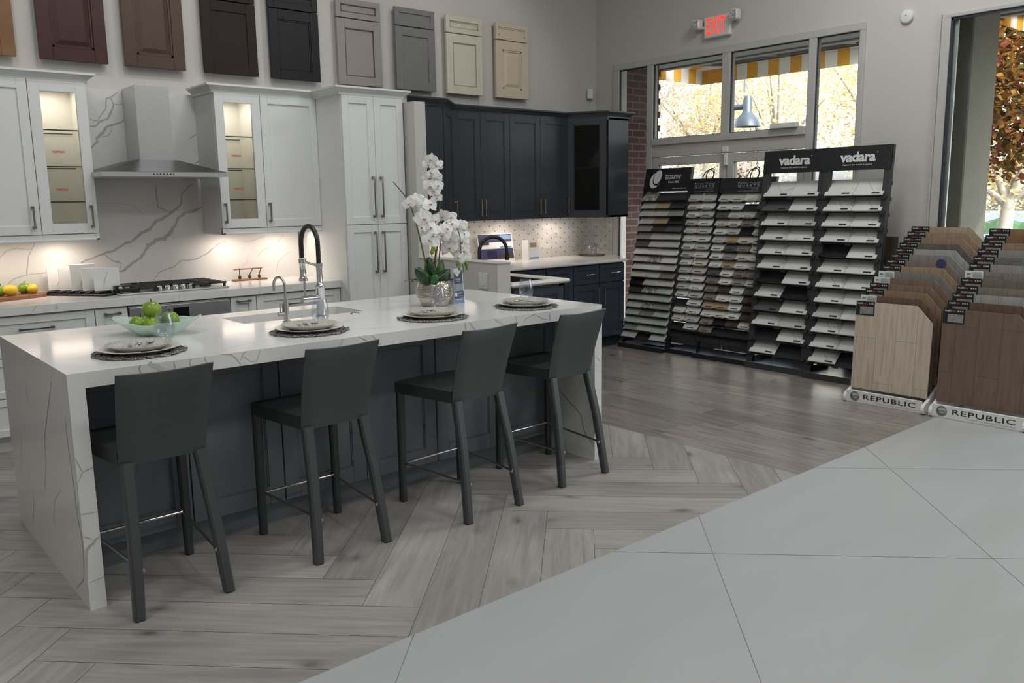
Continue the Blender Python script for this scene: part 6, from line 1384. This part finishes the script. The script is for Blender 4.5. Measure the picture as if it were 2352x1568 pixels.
r3 = ['llwl', 'ww-h', 'hllh', 'lctl', 'wlkl', 'lncw', 'whtc', 'wgcw', 'wnwl', 'hwtt', 'twgl', 'tbwh', 'twwb', 'nnwb', 'wcwb', 'tkbl', 't---']
leaning_rack('wide leaning black rack with a cut-out ring logo and four columns', 1.618, 1.02, 5.735, 6.085, r3, 1.465, .0765, 'wide leaning rack', 'stone tiles on the leaning racks', .141, .105, (1.54, 1.68), False)
b = MB(); b.box(5.80, 5.93, 2.03, 2.30, .047, .050); o = b.build('leaflet', 'bluep'); tag(o, 'pale blue leaflet lying on the base of the brick-side rack', 'leaflet')

# ------------------------------------------------------------------ flooring displays
def stand(label, yl, yr, n, rise, x0=5.13):
    t = thing('flooring_display', label, 'flooring display', (5.55, (yl + yr) / 2, 0))
    b = MB(); b.box(x0, x0 + .014, yr + .02, yl - .02, .006, .094, .003); b.box(x0 + .005, x0 + .03, yr + .02, yl - .02, 0, .012); b.build('front_panel', 'paper', t)
    fp = t.children[0]
    for y in (yl - .022, yr):
        pr = [(x0 + .03, 0)] + [(x0 + .055 - .055 * math.cos(a) - .012, .06 - .06 * math.cos(a * 1.0) * 0 + .05 * math.sin(a) - .03) for a in [-.4, 0, .4, .8, 1.2, 1.55]] + [(x0 + .12, .115), (x0 + .95, .115 + rise * n * .92), (x0 + .95, 0)]
        b = MB(); b.prism(pr, 'y', y, y + .022); b.build('side_rail', 'paper', t)
    b = MB(); W = yl - yr; ym = (yl + yr) / 2; x = x0 - .001
    b.text('REPUBLIC', (x, ym - .045, .056), (0, -1, 0), (0, 0, 1), w=W * .64, h=.036, bold=.012, space=1.12); b.build('lettering', 'txtk', fp)
    b = MB(); b.text('The best floors made by anyone, anywhere', (x, ym - .09, .022), (0, -1, 0), (0, 0, 1), w=W * .50, h=.014, shear=.25); b.build('slogan', 'txtg', fp)
    b = MB(); yy = yl - .085
    b.surf(lambda u, v: (x, yy - .036 * v * math.cos(2 * PI * u), .050 + .036 * v * math.sin(2 * PI * u)), 24, 1, 0)
    b.surf(lambda u, v: (x - .0005, yy - .004 - .026 * v * math.cos(2 * PI * u), .056 + .020 * v * math.sin(2 * PI * u)), 20, 1, 1)
    b.text('Republic', (x - .001, yy, .050), (0, -1, 0), (0, 0, 1), w=.058, h=.016, bold=.01, mi=2); b.build('emblem', ['globe', 'globe2', 'txtk'], fp); return t
M['globe'] = simple('emblem_grey', (0.20, 0.20, 0.19), 0.4); M['globe2'] = simple('emblem_light', (0.5, 0.5, 0.48), 0.4)
YLa, YRa, YLb, YRb = -.248, -.836, -.868, -1.475
stand('white flooring sample display nearer the stone racks', YLa, YRa, 14, .0395); stand('white flooring sample display at the right edge of the view', YLb, YRb, 12, .0465)
HW, HH = .556, .64
def board(label, x, yc, z, light, dark, seed, card, w=HW, grp=None):
    light = tuple(min(.8, k * 1.55) for k in light); dark = tuple(min(.8, k * 1.7) for k in dark); mt = wood_board('plank_board_%d' % seed, light, dark, seed); b = MB(); ch = .115
    poly = [(w / 2, 0), (w / 2, HH), (-w / 2 + ch, HH), (-w / 2, HH - ch), (-w / 2, 0)]
    b.prism(poly, 'x', 0, .010, 0)
    o = b.build('flooring_board', [mt], loc=(0, 0, 0)); o.location = (x, yc, z); o.rotation_euler = (0, .035, 0); tag(o, label, 'flooring sample board', grp)
    c = MB(); y0 = w / 2 - .002
    if card == 'k':
        c.box(-.002, 0, y0 - .138, y0, HH - .098, HH + .004, 0, 0); c.box(-.0026, -.002, y0 - .130, y0 - .03, HH - .088, HH - .034, 0, 1); lc = c.build('label_card', ['black', 'st_grey'], o, local=True)
        l = MB(); l.text('PureSPC', (-.0032, y0 - .010, HH - .012), (0, -1, 0), (0, 0, 1), w=.042, h=.012, bold=.03, align='L'); l.text('Max', (-.0032, y0 - .056, HH - .012), (0, -1, 0), (0, 0, 1), w=.022, h=.011, bold=.03, align='L', mi=1)
        for q in range(3): l.box(-.0032, -.003, y0 - .128 + q * .014, y0 - .120 + q * .014, HH - .016, HH - .008)
        l.build('lettering', ['txtw', 'txtr'], lc, local=True)
    else:
        c.box(-.002, 0, y0 - .118, y0, HH - .10, HH + .004, 0, 0); c.box(-.0026, -.002, y0 - .112, y0 - .05, HH - .095, HH - .004, 0, 1); lc = c.build('label_card', ['paper', 'st_green'], o, local=True)
        l = MB(); l.text('SPC', (-.0032, y0 - .026, HH - .020), (0, -1, 0), (0, 0, 1), w=.03, h=.012, bold=.03); l.text('100%', (-.0032, y0 - .026, HH - .045), (0, -1, 0), (0, 0, 1), w=.032, h=.012, bold=.03); l.text('PROOF', (-.0032, y0 - .026, HH - .068), (0, -1, 0), (0, 0, 1), w=.034, h=.010, bold=.03); l.build('lettering', 'navyp', lc, local=True)
    return o
L_SET = [('pale beige oak', (.40, .345, .275), (.25, .205, .155), 'k'), ('dark brown', (.105, .068, .048), (.05, .032, .023), 'p'), ('tan brown', (.20, .135, .085), (.11, .07, .045), 'k'), ('warm brown', (.165, .115, .085), (.09, .06, .042), 'k'), ('reddish brown', (.16, .105, .075), (.09, .06, .04), 'p'), ('mid grey', (.155, .15, .14), (.10, .095, .088), 'p'), ('golden tan', (.25, .175, .11), (.15, .10, .06), 'k'), ('brown grey', (.16, .13, .105), (.09, .072, .06), 'k'), ('ash grey', (.19, .18, .165), (.11, .10, .092), 'k'), ('pale grey', (.26, .255, .24), (.17, .165, .155), 'k'), ('charcoal taupe', (.095, .085, .075), (.055, .048, .042), 'k'), ('light brown', (.22, .155, .105), (.13, .09, .06), 'k'), ('tan', (.24, .17, .115), (.15, .10, .065), 'k'), ('light oak', (.29, .22, .155), (.18, .135, .09), 'k')]
for i, (nm, li, da, cd) in enumerate(L_SET):
    pos = 'front board of' if i == 0 else ('rearmost board in' if i == 13 else '%s board from the front in' % ORD[i])
    board('%s plank flooring sample, %s the left display' % (nm, pos), 5.195 + i * .0655, (YLa + YRa) / 2 + .0 + i * .0015, .100 + i * .0395, li, da, i + 1, cd)
R_SET = [('front brown', (.125, .085, .062), (.07, .047, .035), 'k'), ('dark umber', (.095, .06, .042), (.05, .032, .023), 'k'), ('light grey', (.25, .25, .235), (.16, .16, .15), 'k'), ('warm taupe', (.16, .14, .115), (.095, .08, .066), 'k'), ('deep taupe', (.12, .105, .088), (.07, .06, .05), 'k'), ('grey taupe', (.155, .145, .125), (.085, .075, .062), 'p'), ('stone grey', (.215, .21, .195), (.14, .135, .125), 'k'), ('dark grey', (.115, .112, .105), (.07, .068, .063), 'k'), ('cool grey', (.185, .19, .185), (.13, .132, .128), 'k'), ('tan', (.22, .155, .10), (.13, .09, .058), 'k'), ('chestnut', (.155, .08, .042), (.08, .04, .022), 'k'), ('copper brown', (.20, .115, .06), (.11, .06, .032), 'k')]
for i, (nm, li, da, cd) in enumerate(R_SET):
    pos = 'front board of' if i == 0 else ('rearmost board in' if i == 11 else '%s board from the front in' % ORD[i])
    board('%s plank flooring sample, %s the right display' % (nm.replace('front ', ''), pos), 5.195 + i * .0655, (YLb + YRb) / 2 + .0 + i * .0015, .100 + i * .0465, li, da, i + 31, cd, HW + .02)
b = MB(); b.surf(lambda u, v: (-.0008, .035 * v * math.cos(2 * PI * u), .035 * v * math.sin(2 * PI * u)), 24, 1); o = b.build('round_sticker', 'bluest' if 'bluest' in M else 'navyp'); o.location = (5.195 + 7 * .0655 + .020, -.655, .10 + 7 * .0395 + HH - .012); tag(o, 'round blue sticker on a brown board in the left display', 'sticker')
b = MB(); b.box(6.10, 6.115, -.125, -.02, 0, 1.17); o = b.build('flooring_board', wood_board('plank_board_77', (.13, .095, .07), (.07, .05, .038), 77)); tag(o, 'narrow brown plank standing alone between rack and flooring display', 'flooring sample board')

# ------------------------------------------------------------------ wall fittings
t = thing('exit_sign', 'white exit sign with red letters and two emergency lamps', 'exit sign', (XW, 1.715, 3.0))
b = MB(); b.box(XW - .045, XW - .001, 1.565, 1.862, 2.985, 3.178, .008); b.build('housing', 'plastw', t)
b = MB(); b.text('EXIT', (XW - .0455, 1.722, 3.088), (0, -1, 0), (0, 0, 1), w=.215, h=.150, bold=.02); b.build('letters', 'exitr', t)
for yy, zz in ((1.925, 3.12), (1.50, 3.145)):
    b = MB(); b.box(XW - .10, XW - .03, yy - .045, yy + .045, zz - .045, zz + .045, .010); hd_ = b.build('emergency_lamp', 'plastw', t)
    b = MB(); b.box(XW - .104, XW - .099, yy - .036, yy + .036, zz - .034, zz + .034, .002); b.build('lens', 'lens', hd_)
    b = MB(); b.tube([(XW - .03, yy + (-.03 if yy > 1.7 else .03), zz - .03), (XW - .02, 1.83 if yy > 1.7 else 1.59, zz - .04)], .014, 8); b.build('arm', 'plastw', hd_)
b = MB(); b.surf(lambda u, v: (XW - .0465, 1.578 - .006 * v * math.cos(2 * PI * u), 3.005 + .006 * v * math.sin(2 * PI * u)), 12, 1); b.build('indicator_light', 'exitr', t)
t = thing('smoke_detector', 'round white detector high on the wall by the big window', 'detector', (XW, -.06, 2.878))
b = MB(); b.T = Matrix.Translation((XW - .0005, -.06, 2.878)) @ Matrix.Rotation(-PI / 2, 4, 'Y'); b.lathe([(.052, 0), (.052, .014), (.046, .024), (.03, .028), (0, .028)], 32); b.build('housing', 'plastw', t, smooth=40)
b = MB(); b.T = Matrix.Translation((XW - .0285, -.06, 2.885)) @ Matrix.Rotation(-PI / 2, 4, 'Y'); b.lathe([(.004, 0), (0, .001)], 10); b.build('indicator', 'black', t)
b = MB(); b.T = Matrix.Translation((6.06, 3.285, 2.565)) @ Matrix.Rotation(-PI / 4, 4, 'Z'); b.box(-.032, .032, -.03, .05, 0, .105, .008); o = b.build('motion_sensor', 'plastw'); tag(o, 'small white motion sensor in the corner above the dark cabinets', 'motion sensor')

# ------------------------------------------------------------------ light
w = bpy.data.worlds.new('world'); SC.world = w; w.use_nodes = True; nt = w.node_tree; nt.nodes.clear()
bg = nt.nodes.new('ShaderNodeBackground'); wo = nt.nodes.new('ShaderNodeOutputWorld'); sky = nt.nodes.new('ShaderNodeTexSky')
sky.sky_type = 'NISHITA'; sky.sun_disc = False; sky.sun_elevation = math.radians(32); sky.sun_rotation = math.radians(200); sky.air_density = 1.0; sky.dust_density = 4.0; sky.ozone_density = 1.0
hs = nt.nodes.new('ShaderNodeHueSaturation'); hs.inputs['Saturation'].default_value = 0.22; hs.inputs['Value'].default_value = 1.0
nt.links.new(sky.outputs[0], hs.inputs['Color']); nt.links.new(hs.outputs[0], bg.inputs[0]); bg.inputs[1].default_value = 1.05; nt.links.new(bg.outputs[0], wo.inputs[0])
def area(name, loc, size, sy, e, col=(1, 1, 1), rot=(0, 0, 0), spread=None):
    l = bpy.data.lights.new(name, 'AREA'); l.shape = 'RECTANGLE'; l.size = size; l.size_y = sy; l.energy = e; l.color = col
    if spread: l.spread = spread
    o = bpy.data.objects.new(name, l); COL.objects.link(o); o.location = loc; o.rotation_euler = rot; return o
def spot(name, loc, to, e, ang, col=(1, 1, 1), blend=.4, r=.03):
    l = bpy.data.lights.new(name, 'SPOT'); l.energy = e; l.spot_size = math.radians(ang); l.spot_blend = blend; l.color = col; l.shadow_soft_size = r
    o = bpy.data.objects.new(name, l); COL.objects.link(o); o.location = loc; d = Vector(to) - Vector(loc); o.rotation_euler = d.to_track_quat('-Z', 'Y').to_euler(); return o
for i, (x, y) in enumerate(((-1.2, -3.6), (1.8, -3.6), (4.4, -3.4), (-1.2, -.6), (4.6, -.4), (1.6, 1.0))): area('ceiling_light', (x, y, ZC - .02), 1.15, .55, 42 if x > 4 else 29, (.985, 1.0, .995))
for x, tx in ((.0, .2), (1.1, 1.2), (2.2, 2.2), (3.3, 3.3), (4.5, 4.5)): spot('track_spot', (x, 1.75, ZC - .1), (tx, 3.3, 2.5), 25, 75, (1.0, .96, .91), .8, .03)
for x, tx in ((.7, .6), (1.9, 1.8)): spot('track_spot', (x, -1.4, ZC - .1), (tx, .5, .9), 40, 50, (1.0, .97, .93), .7, .06)
for x in (.16, .70, 1.88, 2.30): spot('under_cabinet_light', (x, 3.05, 1.284), (x, 3.12, .9), 1.8, 150, (1.0, .84, .69), 1.0, .04)
for x, wd_ in ((.25, .5), (.70, .25), (1.88, .25), (2.30, .4)): area('under_cabinet_light', (x, 3.0, 1.284), wd_, .04, 1.0, (1.0, .84, .70))
for x in (4.05, 4.78, 5.45): spot('under_cabinet_light', (x, 3.17, 1.315), (x, 3.26, .9), 3.0, 150, (1.0, .85, .72), 1.0, .04); area('under_cabinet_light', (x, 3.1, 1.318), .5, .04, 1.5, (1.0, .87, .75))
for x in (.72, 1.91): area('cabinet_light', (x, 2.99, 2.27), .16, .2, 1.0, (1.0, .90, .76))
spot('cabinet_light', (5.62, 2.85, 2.25), (5.6, 2.8, 1.4), 7, 90, (1.0, .82, .64), .6, .015)
sl = bpy.data.lights.new('sun', 'SUN'); sl.energy = 2.2; sl.angle = .02; sl.color = (1, .93, .82); so = bpy.data.objects.new('sun', sl); COL.objects.link(so); so.rotation_euler = Vector((-.55, .75, -.62)).to_track_quat('-Z', 'Y').to_euler(); so.location = (20, -10, 15)

vs = SC.view_settings; SC.display_settings.display_device = 'sRGB'; vs.view_transform = 'Standard'; vs.look = 'None'; vs.exposure = 0.0; vs.gamma = 1.0; vs.use_curve_mapping = False
cy = SC.cycles; cy.use_denoising = True; cy.max_bounces = 8; cy.diffuse_bounces = 4; cy.glossy_bounces = 4; cy.transmission_bounces = 6; cy.transparent_max_bounces = 14; cy.caustics_reflective = False; cy.caustics_refractive = False; cy.sample_clamp_indirect = 4.0
